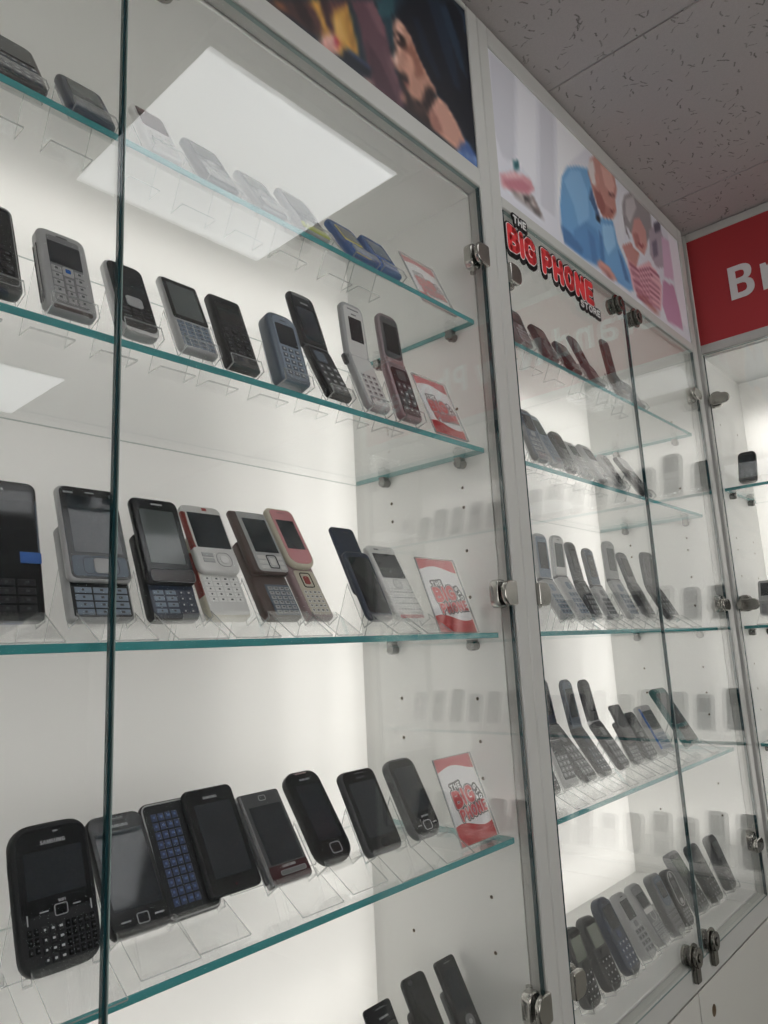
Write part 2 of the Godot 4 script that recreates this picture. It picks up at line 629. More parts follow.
		# round catches beside the split, at the top and at the bottom
		for y in [0.742, -0.600]:
			var lm := begin()
			var lx := split + (-0.052 if i == 0 else 0.046)
			slab_st(lm, circle(0.024), dz + 0.0062, dz + 0.0100, 0.001, Transform3D(Basis(), Vector3(lx, EYE + y, 0)))
			slab_st(lm, circle(0.018), dz + 0.0100, dz + 0.0190, 0.002, Transform3D(Basis(), Vector3(lx, EYE + y, 0)))
			slab_st(lm, circle(0.008), dz + 0.0190, dz + 0.0215, 0.001, Transform3D(Basis(), Vector3(lx, EYE + y, 0)))
			slab_st(lm, circle(0.018), dz - 0.012, dz - 0.0002, 0.002, Transform3D(Basis(), Vector3(lx, EYE + y, 0)))
			if y < 0:
				slab_st(lm, outline(0.022, 0.034, 0.004, 0.004), dz + 0.0062, dz + 0.0145, 0.001, Transform3D(Basis(), Vector3(lx, EYE + y - 0.044, 0)))
			put(d, "door_catch", done(lm), mats["dark_steel"])
	return c


# a board, and a hole drilled into it
func drilled(parent: Node, called: String, lo: Vector3, hi: Vector3, m: Material) -> CSGBox3D:
	var o := CSGBox3D.new()
	o.name = called
	o.size = hi - lo
	o.material = m
	parent.add_child(o, true)
	o.position = (lo + hi) / 2
	return o


func drill(board: CSGBox3D, at: Vector3, along: Vector3, r: float, deep: float) -> void:
	var o := CSGCylinder3D.new()
	o.name = "drilling"
	o.operation = CSGShape3D.OPERATION_SUBTRACTION
	o.radius = r
	o.height = deep * 2
	o.sides = 10 if r < 0.005 else 24
	o.material = mats["chipboard"]
	board.add_child(o, true)
	o.position = at - board.position
	o.basis = Basis(Vector3.FORWARD, PI / 2) if along == Vector3.RIGHT else Basis(Vector3.RIGHT, PI / 2)


func circle(r: float, n := 20) -> PackedVector2Array:
	var p := PackedVector2Array()
	for i in n:
		p.append(Vector2(cos(TAU * i / n), sin(TAU * i / n)) * r)
	return p


var cab_w := [1.379, 1.027, 1.36]
func cabinets() -> void:
	var c := cabinet("display_cabinet", "large glass-fronted phone cabinet under the dark poster", Transform3D(Basis(), Vector3(-0.98, 0, 0)), cab_w[0], {"hb": 0.779, "pb": 0.816, "pt": 1.141, "split": 0.691, "shelves": [0.541, 0.315, 0.0168, -0.2834]})
	poster(c, 0.033, cab_w[0] - 0.033, EYE + 0.816, EYE + 1.141, poster_friends(), "header_poster", "dark poster of a bearded man and a woman holding a phone")
	c = cabinet("display_cabinet", "narrower glass-fronted phone cabinet under the pale poster in the corner", Transform3D(Basis(), Vector3(0.399, 0, 0)), cab_w[1], {"hb": 0.772, "pb": 0.795, "pt": 1.110, "split": 0.550, "gain": 1.12, "pill": 1, "shelves": [0.541, 0.315, 0.0168, -0.2834]})
	poster(c, 0.033, cab_w[1] - 0.033, EYE + 0.795, EYE + 1.110, poster_couple(), "header_poster", "pale poster of a grey-haired couple, he in a blue shirt")
	c = cabinet("display_cabinet", "glass-fronted phone cabinet under the red sign, turned round the corner", Transform3D(Basis(Vector3.UP, -PI / 2), Vector3(1.4876, 0, 0.002)), cab_w[2], {"hb": 0.779, "pb": 0.806, "pt": 1.128, "gain": 1.3, "pill": 0, "shelves": [0.392, 0.0168, -0.2834]})
	put(c, "header_sign", box(Vector3(0.033, EYE + 0.806, 0.010), Vector3(cab_w[2] - 0.033, EYE + 1.128, 0.030)), mat("sign_red", rgb8(178, 56, 60), 0.5))
	var t := words("Brand New Phones", 0.096, true)
	t.depth = 0.001
	t.horizontal_alignment = HORIZONTAL_ALIGNMENT_LEFT
	var o := put(c, "sign_lettering", t, mat("sign_white", Color(0.9, 0.9, 0.9), 0.5), Vector3(0.119, EYE + 0.955, 0.0308))
	o.scale = Vector3(0.93, 1, 1)
	# white filler strip in the corner between the two cabinets
	var f := thing("corner_filler", "tall narrow white strip closing the corner between the cabinets", "filler strip", Vector3(1.4265, 0, 0.0))
	put(f, "strip", cbox(Vector3(0, 0.06, -0.05), Vector3(0.0265, CEIL - 0.004, 0.001), 0.001), mats["frame"])
	put(f, "foot", cbox(Vector3(0, 0.0, -0.05), Vector3(0.0265, 0.0595, -0.02), 0.001), mats["dgrey"])


func poster(c: Node3D, x0: float, x1: float, y0: float, y1: float, tex: Texture2D, called: String, label: String) -> void:
	put(c, "poster_board", box(Vector3(x0, y0, 0.010), Vector3(x1, y1, 0.0294)), mats["frame_edge"])
	var m := mat(label, Color(1, 1, 1), 0.5)
	m.albedo_texture = tex
	var q := QuadMesh.new()
	q.size = Vector2(x1 - x0, y1 - y0)
	var o := put(c, called, q, m, Vector3((x0 + x1) / 2, (y0 + y1) / 2, 0.0300))
	o.set_meta("label", label)


# ---- print on the posters: painted in the poster's own metres
var pic: Image
var pic_at := Vector2.ZERO
var pic_scale := 1.0
func canvas(x0: float, y0: float, x1: float, y1: float, px: int, c: Color) -> void:
	pic = Image.create(px, int(px * (y1 - y0) / (x1 - x0)), false, Image.FORMAT_RGB8)
	pic.fill(c)
	pic_at = Vector2(x0, y1)
	pic_scale = px / (x1 - x0)


func dab(c: Color, pts: Array) -> void:
	var q := []
	var lo := 1e9
	var hi := -1e9
	for i in range(0, pts.size(), 2):
		var p := Vector2((pts[i] - pic_at.x) * pic_scale, (pic_at.y - pts[i + 1]) * pic_scale)
		q.append(p)
		lo = min(lo, p.y)
		hi = max(hi, p.y)
	for y in range(max(0, int(lo)), min(pic.get_height(), int(hi) + 1)):
		var xs := []
		for i in q.size():
			var a: Vector2 = q[i]
			var b: Vector2 = q[(i + 1) % q.size()]
			if (a.y <= y + 0.5) != (b.y <= y + 0.5):
				xs.append(a.x + (y + 0.5 - a.y) / (b.y - a.y) * (b.x - a.x))
		xs.sort()
		for i in range(0, xs.size() - 1, 2):
			var xa := clampi(int(xs[i]), 0, pic.get_width())
			var xb := clampi(int(xs[i + 1] + 0.5), 0, pic.get_width())
			if xb > xa:
				pic.fill_rect(Rect2i(xa, y, xb - xa, 1), c)


func oval(c: Color, x: float, y: float, rx: float, ry: float, turn := 0.0) -> void:
	var p := []
	for i in 28:
		var v := Vector2(cos(TAU * i / 28) * rx, sin(TAU * i / 28) * ry).rotated(turn)
		p.append(x + v.x)
		p.append(y + v.y)
	dab(c, p)


func soften(f: int) -> void:
	var sizes := []
	while f > 1:
		sizes.append(pic.get_size())
		pic.resize(max(1, pic.get_width() / 2), max(1, pic.get_height() / 2), Image.INTERPOLATE_BILINEAR)
		f /= 2
	sizes.reverse()
	for z in sizes:
		pic.resize(z.x, z.y, Image.INTERPOLATE_CUBIC)


func line(c: Color, x0: float, y0: float, x1: float, y1: float, w: float) -> void:
	var d := Vector2(x1 - x0, y1 - y0).normalized().orthogonal() * w / 2
	dab(c, [x0 + d.x, y0 + d.y, x1 + d.x, y1 + d.y, x1 - d.x, y1 - d.y, x0 - d.x, y0 - d.y])


func poster_friends() -> ImageTexture:
	canvas(-0.947, 0.816, 0.366, 1.141, 1280, rgb8(24, 33, 44))
	var r := RandomNumberGenerator.new()
	r.seed = 5
	for i in 60:
		var x := r.randf_range(-0.95, 0.37)
		line([rgb8(30, 44, 56), rgb8(18, 26, 36), rgb8(40, 52, 60)][i % 3], x, 0.8, x + r.randf_range(-0.1, 0.1), 1.15, r.randf_range(0.01, 0.04))
	dab(rgb8(36, 74, 84), [0.12, 1.14, 0.17, 1.05, 0.16, 0.98, 0.13, 0.99, 0.10, 1.06])
	soften(8)
	# woman with her phone, and a bearded man in a dark hat
	dab(rgb8(44, 82, 92), [0.119, 0.982, 0.163, 1.014, 0.157, 0.982, 0.130, 0.946, 0.121, 0.961])
	dab(rgb8(30, 58, 70), [0.123, 0.953, 0.153, 0.974, 0.152, 0.924, 0.140, 0.905, 0.128, 0.924])
	dab(rgb8(66, 92, 116), [0.326, 1.128, 0.371, 1.129, 0.368, 1.089, 0.340, 1.094])
	dab(rgb8(98, 68, 78), [0.057, 0.936, 0.108, 0.974, 0.137, 0.946, 0.147, 0.899, 0.162, 0.866, 0.177, 0.832, 0.161, 0.815, 0.107, 0.816, 0.092, 0.832, 0.082, 0.877, 0.072, 0.916])
	dab(rgb8(120, 86, 94), [0.087, 0.958, 0.108, 0.974, 0.127, 0.955, 0.138, 0.926, 0.121, 0.924, 0.103, 0.943])
	dab(rgb8(76, 50, 60), [0.092, 0.889, 0.118, 0.875, 0.143, 0.843, 0.158, 0.821, 0.147, 0.815, 0.107, 0.822, 0.090, 0.846])
	dab(rgb8(112, 80, 88), [0.130, 0.909, 0.146, 0.893, 0.159, 0.862, 0.151, 0.859, 0.135, 0.881])
	dab(rgb8(202, 152, 74), [-0.033, 0.870, 0.051, 0.932, 0.056, 0.915, 0.069, 0.868, 0.071, 0.852, 0.052, 0.847, 0.030, 0.824, 0.010, 0.828, -0.023, 0.834])
	dab(rgb8(170, 122, 56), [0.047, 0.919, 0.055, 0.904, 0.064, 0.865, 0.068, 0.852, 0.057, 0.850, 0.051, 0.876])
	dab(rgb8(220, 174, 98), [0.021, 0.880, 0.036, 0.891, 0.044, 0.861, 0.029, 0.846])
	dab(rgb8(70, 46, 44), [-0.105, 0.816, -0.027, 0.874, -0.006, 0.861, -0.001, 0.840, -0.018, 0.823, -0.050, 0.824, -0.081, 0.821])
	dab(rgb8(128, 78, 52), [-0.096, 0.824, -0.075, 0.838, -0.063, 0.827, -0.081, 0.821])
	dab(rgb8(44, 26, 28), [-0.055, 0.854, -0.038, 0.866, -0.017, 0.843, -0.021, 0.826, -0.040, 0.832])
	dab(rgb8(92, 58, 54), [-0.033, 0.865, -0.019, 0.873, -0.003, 0.853, 0.002, 0.839, -0.009, 0.839])
	dab(rgb8(96, 60, 62), [0.014, 0.904, 0.057, 0.936, 0.047, 0.919, 0.025, 0.897, 0.015, 0.876, 0.023, 0.861, 0.017, 0.852, 0.003, 0.867])
	dab(rgb8(60, 36, 40), [-0.004, 0.891, 0.012, 0.903, 0.018, 0.878, 0.014, 0.850, 0.003, 0.867])
	dab(rgb8(214, 158, 148), [-0.010, 0.819, 0.002, 0.839, 0.017, 0.852, 0.030, 0.854, 0.033, 0.843, 0.024, 0.820, 0.006, 0.816])
	dab(rgb8(190, 70, 80), [0.022, 0.849, 0.030, 0.855, 0.033, 0.843, 0.023, 0.834])
	dab(rgb8(236, 190, 180), [-0.001, 0.830, 0.014, 0.846, 0.016, 0.842, 0.001, 0.823])
	dab(rgb8(20, 24, 38), [0.032, 0.821, 0.043, 0.845, 0.052, 0.849, 0.098, 0.849, 0.093, 0.826, 0.082, 0.821])
	dab(rgb8(52, 66, 96), [0.045, 0.845, 0.052, 0.849, 0.096, 0.849, 0.095, 0.843, 0.052, 0.841])
	dab(rgb8(200, 150, 140), [0.075, 0.819, 0.095, 0.828, 0.104, 0.822, 0.091, 0.819])
	dab(rgb8(186, 138, 120), [0.156, 0.967, 0.169, 0.987, 0.190, 0.983, 0.211, 0.964, 0.227, 0.938, 0.238, 0.925, 0.260, 0.910, 0.230, 0.848, 0.244, 0.828, 0.163, 0.835, 0.172, 0.862, 0.167, 0.882, 0.156, 0.886, 0.146, 0.891, 0.151, 0.904, 0.159, 0.918, 0.155, 0.937])
	dab(rgb8(214, 168, 150), [0.157, 0.966, 0.169, 0.984, 0.178, 0.978, 0.180, 0.960, 0.171, 0.937, 0.163, 0.910, 0.148, 0.892, 0.153, 0.908, 0.160, 0.921, 0.157, 0.941])
	dab(rgb8(150, 100, 84), [0.179, 0.942, 0.203, 0.958, 0.220, 0.936, 0.228, 0.918, 0.209, 0.901, 0.191, 0.912, 0.180, 0.916])
	dab(rgb8(204, 152, 132), [0.182, 0.933, 0.197, 0.935, 0.206, 0.916, 0.188, 0.883, 0.181, 0.894])
	dab(rgb8(56, 38, 36), [0.160, 0.935, 0.172, 0.950, 0.185, 0.949, 0.182, 0.938, 0.168, 0.934])
	dab(rgb8(40, 28, 28), [0.155, 0.949, 0.171, 0.958, 0.185, 0.957, 0.181, 0.951, 0.166, 0.949, 0.155, 0.945])
	dab(rgb8(224, 190, 176), [0.148, 0.900, 0.158, 0.909, 0.165, 0.903, 0.155, 0.891])
	dab(rgb8(48, 34, 34), [0.161, 0.881, 0.178, 0.890, 0.187, 0.884, 0.179, 0.861, 0.193, 0.853, 0.220, 0.864, 0.225, 0.883, 0.236, 0.904, 0.252, 0.905, 0.256, 0.879, 0.230, 0.848, 0.242, 0.821, 0.213, 0.821, 0.169, 0.820, 0.176, 0.842, 0.170, 0.855])
	dab(rgb8(70, 50, 46), [0.189, 0.845, 0.216, 0.858, 0.228, 0.857, 0.222, 0.840, 0.199, 0.835])
	dab(rgb8(150, 92, 86), [0.171, 0.869, 0.185, 0.879, 0.185, 0.872, 0.174, 0.864])
	dab(rgb8(196, 148, 132), [0.230, 0.848, 0.261, 0.899, 0.288, 0.898, 0.311, 0.883, 0.338, 0.851, 0.304, 0.822, 0.242, 0.827])
	dab(rgb8(160, 112, 100), [0.230, 0.845, 0.244, 0.867, 0.261, 0.854, 0.272, 0.830, 0.242, 0.826])
	dab(rgb8(14, 18, 30), [0.160, 0.979, 0.177, 1.011, 0.202, 1.044, 0.327, 1.135, 0.361, 1.122, 0.365, 1.036, 0.371, 0.960, 0.369, 0.868, 0.347, 0.857, 0.315, 0.879, 0.288, 0.901, 0.260, 0.910, 0.238, 0.928, 0.220, 0.942, 0.200, 0.973, 0.182, 0.983, 0.170, 0.988])
	dab(rgb8(26, 40, 58), [0.253, 1.081, 0.289, 1.107, 0.315, 1.034, 0.333, 0.955, 0.315, 0.950, 0.286, 1.003])
	dab(rgb8(34, 54, 74), [0.287, 1.094, 0.307, 1.114, 0.340, 1.057, 0.355, 0.993, 0.338, 1.000])
	dab(rgb8(22, 32, 48), [0.207, 1.013, 0.224, 1.024, 0.255, 0.976, 0.280, 0.940, 0.263, 0.935, 0.230, 0.965])
	dab(rgb8(84, 118, 176), [0.304, 0.819, 0.339, 0.858, 0.357, 0.850, 0.368, 0.838, 0.365, 0.816, 0.333, 0.814])
	dab(rgb8(170, 190, 220), [0.309, 0.821, 0.317, 0.837, 0.322, 0.838, 0.313, 0.821])
	dab(rgb8(170, 190, 220), [0.320, 0.823, 0.328, 0.838, 0.332, 0.839, 0.324, 0.822])
	dab(rgb8(170, 190, 220), [0.331, 0.824, 0.338, 0.839, 0.343, 0.840, 0.335, 0.823])
	dab(rgb8(170, 190, 220), [0.343, 0.825, 0.349, 0.840, 0.354, 0.841, 0.347, 0.825])
	dab(rgb8(170, 190, 220), [0.354, 0.827, 0.360, 0.841, 0.364, 0.842, 0.359, 0.826])
	dab(rgb8(44, 66, 120), [0.311, 0.825, 0.357, 0.823, 0.358, 0.827, 0.313, 0.830])
	dab(rgb8(44, 66, 120), [0.314, 0.833, 0.361, 0.834, 0.362, 0.837, 0.316, 0.837])
	dab(rgb8(44, 66, 120), [0.318, 0.840, 0.365, 0.844, 0.366, 0.848, 0.320, 0.845])
	# a friend further along
	dab(rgb8(70, 84, 92), [-0.75, 0.816, -0.70, 0.97, -0.6, 1.02, -0.48, 0.96, -0.44, 0.816])
	oval(rgb8(178, 136, 118), -0.6, 1.06, 0.05, 0.065)
	dab(rgb8(46, 32, 28), [-0.66, 1.06, -0.65, 1.13, -0.6, 1.141, -0.55, 1.12, -0.545, 1.06, -0.57, 1.10, -0.63, 1.10])
	soften(8)
	pic.generate_mipmaps()
	return ImageTexture.create_from_image(pic)


func poster_couple() -> ImageTexture:
	canvas(0.432, 0.795, 1.393, 1.110, 1024, rgb8(222, 222, 230))
	# bright room; pink bowl on the table; man in a blue shirt, woman in a striped top
	dab(rgb8(206, 206, 214), [0.443, 1.112, 0.531, 1.113, 0.497, 0.894, 0.454, 0.891, 0.430, 0.943])
	dab(rgb8(232, 232, 238), [0.541, 1.105, 0.614, 1.106, 0.576, 0.886, 0.510, 0.907])
	dab(rgb8(208, 208, 216), [0.627, 1.107, 0.686, 1.112, 0.643, 0.848, 0.588, 0.850])
	dab(rgb8(236, 236, 240), [0.700, 1.112, 0.837, 1.109, 0.712, 0.997, 0.657, 0.854])
	dab(rgb8(226, 226, 232), [1.008, 1.096, 1.054, 1.102, 0.993, 0.938, 0.974, 0.963])
	dab(rgb8(214, 158, 166), [0.442, 0.846, 0.495, 0.878, 0.554, 0.892, 0.568, 0.875, 0.534, 0.845, 0.444, 0.821])
	dab(rgb8(196, 128, 140), [0.451, 0.838, 0.516, 0.870, 0.557, 0.876, 0.536, 0.853, 0.466, 0.829])
	dab(rgb8(234, 196, 200), [0.448, 0.847, 0.494, 0.875, 0.529, 0.883, 0.469, 0.853])
	dab(rgb8(46, 100, 108), [0.496, 0.901, 0.513, 0.910, 0.515, 0.896, 0.500, 0.882, 0.494, 0.885])
	dab(rgb8(70, 130, 130), [0.491, 0.894, 0.501, 0.902, 0.502, 0.895])
	dab(rgb8(150, 138, 136), [0.471, 0.828, 0.560, 0.857, 0.585, 0.835, 0.595, 0.823, 0.542, 0.822, 0.486, 0.823])
	dab(rgb8(210, 200, 196), [0.488, 0.833, 0.547, 0.850, 0.568, 0.838, 0.520, 0.829])
	dab(rgb8(70, 62, 64), [0.516, 0.837, 0.546, 0.848, 0.551, 0.840, 0.526, 0.830])
	dab(rgb8(96, 88, 88), [0.543, 0.830, 0.579, 0.832, 0.583, 0.821, 0.559, 0.820])
	dab(rgb8(116, 166, 212), [0.669, 0.831, 0.672, 0.889, 0.695, 0.966, 0.727, 1.005, 0.776, 1.033, 0.833, 1.055, 0.844, 1.001, 0.871, 0.950, 0.942, 0.974, 0.955, 0.922, 0.989, 0.887, 1.036, 0.831, 0.995, 0.813, 0.910, 0.809, 0.831, 0.810, 0.755, 0.802, 0.674, 0.805])
	dab(rgb8(140, 186, 226), [0.702, 0.962, 0.742, 1.008, 0.789, 1.029, 0.818, 0.988, 0.811, 0.923, 0.755, 0.868, 0.738, 0.920])
	dab(rgb8(98, 146, 196), [0.725, 0.855, 0.793, 0.907, 0.846, 0.907, 0.851, 0.863, 0.832, 0.814, 0.756, 0.806, 0.716, 0.815])
	dab(rgb8(86, 130, 182), [0.795, 0.886, 0.825, 0.883, 0.829, 0.817, 0.801, 0.813])
	dab(rgb8(80, 122, 172), [0.666, 0.844, 0.708, 0.841, 0.761, 0.826, 0.749, 0.807, 0.674, 0.805])
	dab(rgb8(152, 196, 232), [0.876, 0.936, 0.939, 0.960, 0.943, 0.909, 0.891, 0.864, 0.872, 0.888])
	dab(rgb8(84, 128, 180), [0.854, 0.911, 0.871, 0.903, 0.869, 0.840, 0.845, 0.819])
	dab(rgb8(76, 118, 170), [0.950, 0.904, 0.972, 0.889, 1.001, 0.835, 0.975, 0.833])
	dab(rgb8(70, 100, 140), [0.839, 1.014, 0.856, 0.975, 0.871, 0.950, 0.859, 0.945, 0.822, 0.975])
	dab(rgb8(196, 142, 132), [0.831, 1.046, 0.847, 1.086, 0.876, 1.110, 0.936, 1.120, 0.985, 1.111, 0.991, 1.080, 0.971, 1.041, 0.972, 1.012, 0.943, 0.978, 0.889, 0.958, 0.862, 0.977, 0.846, 1.009])
	dab(rgb8(220, 172, 162), [0.907, 1.105, 0.967, 1.111, 0.981, 1.084, 0.961, 1.048, 0.920, 1.054])
	dab(rgb8(156, 98, 92), [0.854, 1.014, 0.888, 1.022, 0.914, 0.993, 0.889, 0.960, 0.866, 0.975])
	dab(rgb8(176, 118, 110), [0.907, 0.998, 0.949, 1.001, 0.938, 0.979, 0.898, 0.962])
	dab(rgb8(224, 214, 212), [0.833, 1.055, 0.847, 1.084, 0.869, 1.097, 0.872, 1.071, 0.869, 1.029, 0.846, 1.026])
	dab(rgb8(206, 150, 140), [0.866, 1.058, 0.888, 1.071, 0.892, 1.048, 0.872, 1.030])
	dab(rgb8(110, 70, 68), [0.938, 1.046, 0.975, 1.057, 0.969, 1.049, 0.932, 1.037])
	dab(rgb8(120, 60, 60), [0.931, 0.997, 0.962, 1.008, 0.946, 0.995])
	dab(rgb8(40, 40, 52), [0.851, 0.953, 0.871, 0.950, 0.866, 0.935, 0.847, 0.933])
	dab(rgb8(208, 152, 144), [0.820, 0.817, 0.844, 0.834, 0.891, 0.833, 0.928, 0.816, 0.901, 0.806, 0.846, 0.808])
	dab(rgb8(168, 108, 104), [0.839, 0.813, 0.879, 0.817, 0.910, 0.809, 0.884, 0.803])
	dab(rgb8(150, 144, 146), [1.013, 1.048, 1.035, 1.084, 1.087, 1.117, 1.160, 1.134, 1.203, 1.108, 1.199, 1.061, 1.152, 1.005, 1.130, 1.031, 1.097, 1.051, 1.052, 0.988, 1.012, 0.996])
	dab(rgb8(196, 190, 192), [1.039, 1.077, 1.095, 1.112, 1.106, 1.082, 1.049, 1.013, 1.028, 1.029])
	dab(rgb8(118, 110, 114), [1.008, 1.028, 1.023, 0.984, 1.036, 0.965, 1.017, 0.973])
	dab(rgb8(206, 152, 146), [1.052, 0.988, 1.079, 1.039, 1.119, 1.061, 1.153, 1.040, 1.150, 0.995, 1.119, 0.956, 1.070, 0.953])
	dab(rgb8(178, 118, 114), [1.062, 0.993, 1.094, 1.006, 1.105, 0.976, 1.073, 0.963])
	dab(rgb8(150, 70, 76), [1.086, 0.977, 1.127, 0.985, 1.109, 0.969])
	dab(rgb8(196, 140, 134), [0.981, 0.925, 1.034, 0.955, 1.087, 0.947, 1.054, 0.896, 1.001, 0.900])
	dab(rgb8(226, 180, 188), [1.001, 0.900, 1.054, 0.896, 1.146, 0.949, 1.203, 0.936, 1.219, 0.906, 1.190, 0.826, 1.148, 0.820, 1.016, 0.824])
	dab(rgb8(176, 164, 176), [1.176, 1.050, 1.255, 1.103, 1.279, 1.076, 1.258, 0.975, 1.198, 0.952, 1.163, 0.974])
	dab(rgb8(90, 84, 100), [1.218, 1.087, 1.271, 1.120, 1.268, 1.090, 1.220, 1.061])
	dab(rgb8(120, 110, 128), [1.187, 1.019, 1.226, 1.045, 1.222, 0.997, 1.186, 0.974])
	dab(rgb8(196, 146, 176), [1.233, 0.929, 1.313, 0.941, 1.337, 0.875, 1.342, 0.822, 1.228, 0.812, 1.205, 0.848])
	dab(rgb8(214, 180, 204), [1.266, 1.071, 1.337, 1.082, 1.320, 0.962, 1.248, 0.944])
	dab(rgb8(236, 232, 240), [1.321, 1.104, 1.415, 1.105, 1.382, 0.834, 1.340, 0.848, 1.326, 0.945])
	dab(rgb8(180, 124, 118), [1.034, 0.822, 1.095, 0.840, 1.128, 0.822, 1.186, 0.811, 1.143, 0.806, 1.049, 0.811])
	dab(rgb8(150, 84, 104), [1.014, 0.895, 1.063, 0.893, 1.152, 0.934, 1.212, 0.930, 1.213, 0.925, 1.150, 0.927, 1.061, 0.886, 1.011, 0.889])
	dab(rgb8(150, 84, 104), [1.018, 0.883, 1.065, 0.880, 1.146, 0.916, 1.207, 0.913, 1.207, 0.908, 1.144, 0.909, 1.063, 0.874, 1.014, 0.877])
	dab(rgb8(150, 84, 104), [1.022, 0.870, 1.067, 0.867, 1.141, 0.899, 1.202, 0.896, 1.202, 0.891, 1.139, 0.892, 1.065, 0.861, 1.018, 0.864])
	dab(rgb8(150, 84, 104), [1.025, 0.858, 1.069, 0.855, 1.136, 0.881, 1.196, 0.880, 1.197, 0.874, 1.134, 0.874, 1.067, 0.848, 1.022, 0.852])
	dab(rgb8(150, 84, 104), [1.029, 0.845, 1.071, 0.842, 1.131, 0.864, 1.191, 0.863, 1.192, 0.858, 1.129, 0.857, 1.069, 0.836, 1.026, 0.839])
	dab(rgb8(150, 84, 104), [1.033, 0.833, 1.073, 0.830, 1.126, 0.847, 1.186, 0.846, 1.187, 0.841, 1.124, 0.840, 1.071, 0.823, 1.030, 0.827])
	dab(rgb8(150, 84, 104), [1.037, 0.820, 1.075, 0.817, 1.121, 0.830, 1.181, 0.830, 1.182, 0.825, 1.119, 0.823, 1.073, 0.811, 1.033, 0.814])
	soften(8)
	pic.generate_mipmaps()
	return ImageTexture.create_from_image(pic)


# ------------------------------------------------------------------ shelves
func shelves() -> void:
	var rows := {"A": "top", "B": "second", "C": "third", "D": "fourth"}
	for i in 2:
		var x0: float = -0.98 + 0.035 if i == 0 else 0.399 + 0.035
		var x1: float = x0 + cab_w[i] - 0.07
		for r in rows:
			glass_shelf(Transform3D(Basis(), Vector3((x0 + x1) / 2, SHELF[r], 0)), x1 - x0, "clear glass shelf with teal edge, %s from the top in the %s cabinet" % [rows[r].replace("top", "first"), ["large left", "corner"][i]])
	for k in 3:
		var y: float = [EYE + 0.392, SHELF["C"], SHELF["D"]][k]
		glass_shelf(Transform3D(Basis(Vector3.UP, -PI / 2), Vector3(1.4876, y, 0.002 + cab_w[2] / 2)), cab_w[2] - 0.07, "clear glass shelf with teal edge, %s from the top in the red-signed cabinet" % ORD[k])


func glass_shelf(xf: Transform3D, w: float, label: String) -> void:
	var t := thing("glass_shelf", label, "glass shelf", Vector3.ZERO, "glass shelves in the cabinets")
	t.transform = xf
	var y := SHELF_T / 2
	put(t, "pane", box(Vector3(-w / 2, -y, -0.292), Vector3(w / 2, y, -0.001), "front back left right"), mats["shelf_glass"])
	put(t, "front_edge", cbox(Vector3(-w / 2, -y, -0.0016), Vector3(w / 2, y, 0), 0.0006), mats["glass_edge"])
	put(t, "back_edge", box(Vector3(-w / 2, -y, -0.293), Vector3(w / 2, -y + 0.0014, -0.292)), mats["glass_back_edge"])
	for s in [-1, 1]:
		put(t, "end_edge", box(Vector3(s * w / 2 - 0.0005, -y, -0.292), Vector3(s * w / 2 + 0.0005, y, -0.0016)), mats["glass_edge"])


# ------------------------------------------------------------------ the shop's logo: strokes in a unit box
func strokes(ch: String) -> Array:
	match ch:
		"B": return [[0, 0, 0, 1], [0, 1, 0.36, 0.97, 0.5, 0.86, 0.5, 0.68, 0.36, 0.55, 0, 0.53], [0.36, 0.55, 0.56, 0.42, 0.56, 0.16, 0.38, 0.02, 0, 0]]
		"I": return [[0, 0, 0, 1]]
		"G": return [[0.56, 0.82, 0.42, 0.98, 0.2, 0.98, 0.03, 0.8, 0, 0.5, 0.03, 0.2, 0.2, 0.02, 0.44, 0.02, 0.58, 0.16, 0.58, 0.44, 0.34, 0.44]]
		"P": return [[0, 0, 0, 1, 0.36, 1, 0.52, 0.88, 0.52, 0.62, 0.36, 0.48, 0, 0.46]]
		"H": return [[0, 0, 0, 1], [0.54, 0, 0.54, 1], [0, 0.5, 0.54, 0.5]]
		"O": return [[0.3, 1, 0.1, 0.88, 0, 0.5, 0.1, 0.12, 0.3, 0, 0.5, 0.12, 0.6, 0.5, 0.5, 0.88, 0.3, 1]]
		"N": return [[0, 0, 0, 1, 0.54, 0, 0.54, 1]]
		"E": return [[0.46, 1, 0, 1, 0, 0, 0.46, 0], [0, 0.5, 0.4, 0.5]]
		"T": return [[0, 1, 0.56, 1], [0.28, 1, 0.28, 0]]
		"S": return [[0.5, 0.86, 0.36, 0.99, 0.14, 0.98, 0.02, 0.84, 0.04, 0.64, 0.25, 0.52, 0.46, 0.4, 0.5, 0.2, 0.38, 0.03, 0.14, 0.02, 0, 0.15]]
		"R": return [[0, 0, 0, 1, 0.36, 1, 0.5, 0.88, 0.5, 0.64, 0.36, 0.52, 0, 0.5], [0.3, 0.5, 0.54, 0]]
	return []


func stroke_st(st: SurfaceTool, ch: String, at: Vector2, size: Vector2, width: float, z0: float, z1: float) -> void:
	# each piece ends a hair further forward than the last, so that no two faces lie in one plane
	for s in strokes(ch):
		var pts := []
		for i in range(0, s.size(), 2):
			pts.append(at + Vector2(s[i] * size.x, s[i + 1] * size.y))
		for i in pts.size():
			z1 += 0.000012
			slab_st(st, circle(width / 2, 14), z0, z1, 0.0, Transform3D(Basis(), Vector3(pts[i].x, pts[i].y, 0)), 1)
			if i:
				var a: Vector2 = pts[i - 1]
				var b: Vector2 = pts[i]
				var d := (b - a).normalized().orthogonal() * width / 2
				slab_st(st, PackedVector2Array([a + d, a - d, b - d, b + d]), z0, z1, 0.0, Transform3D.IDENTITY, 1, false)


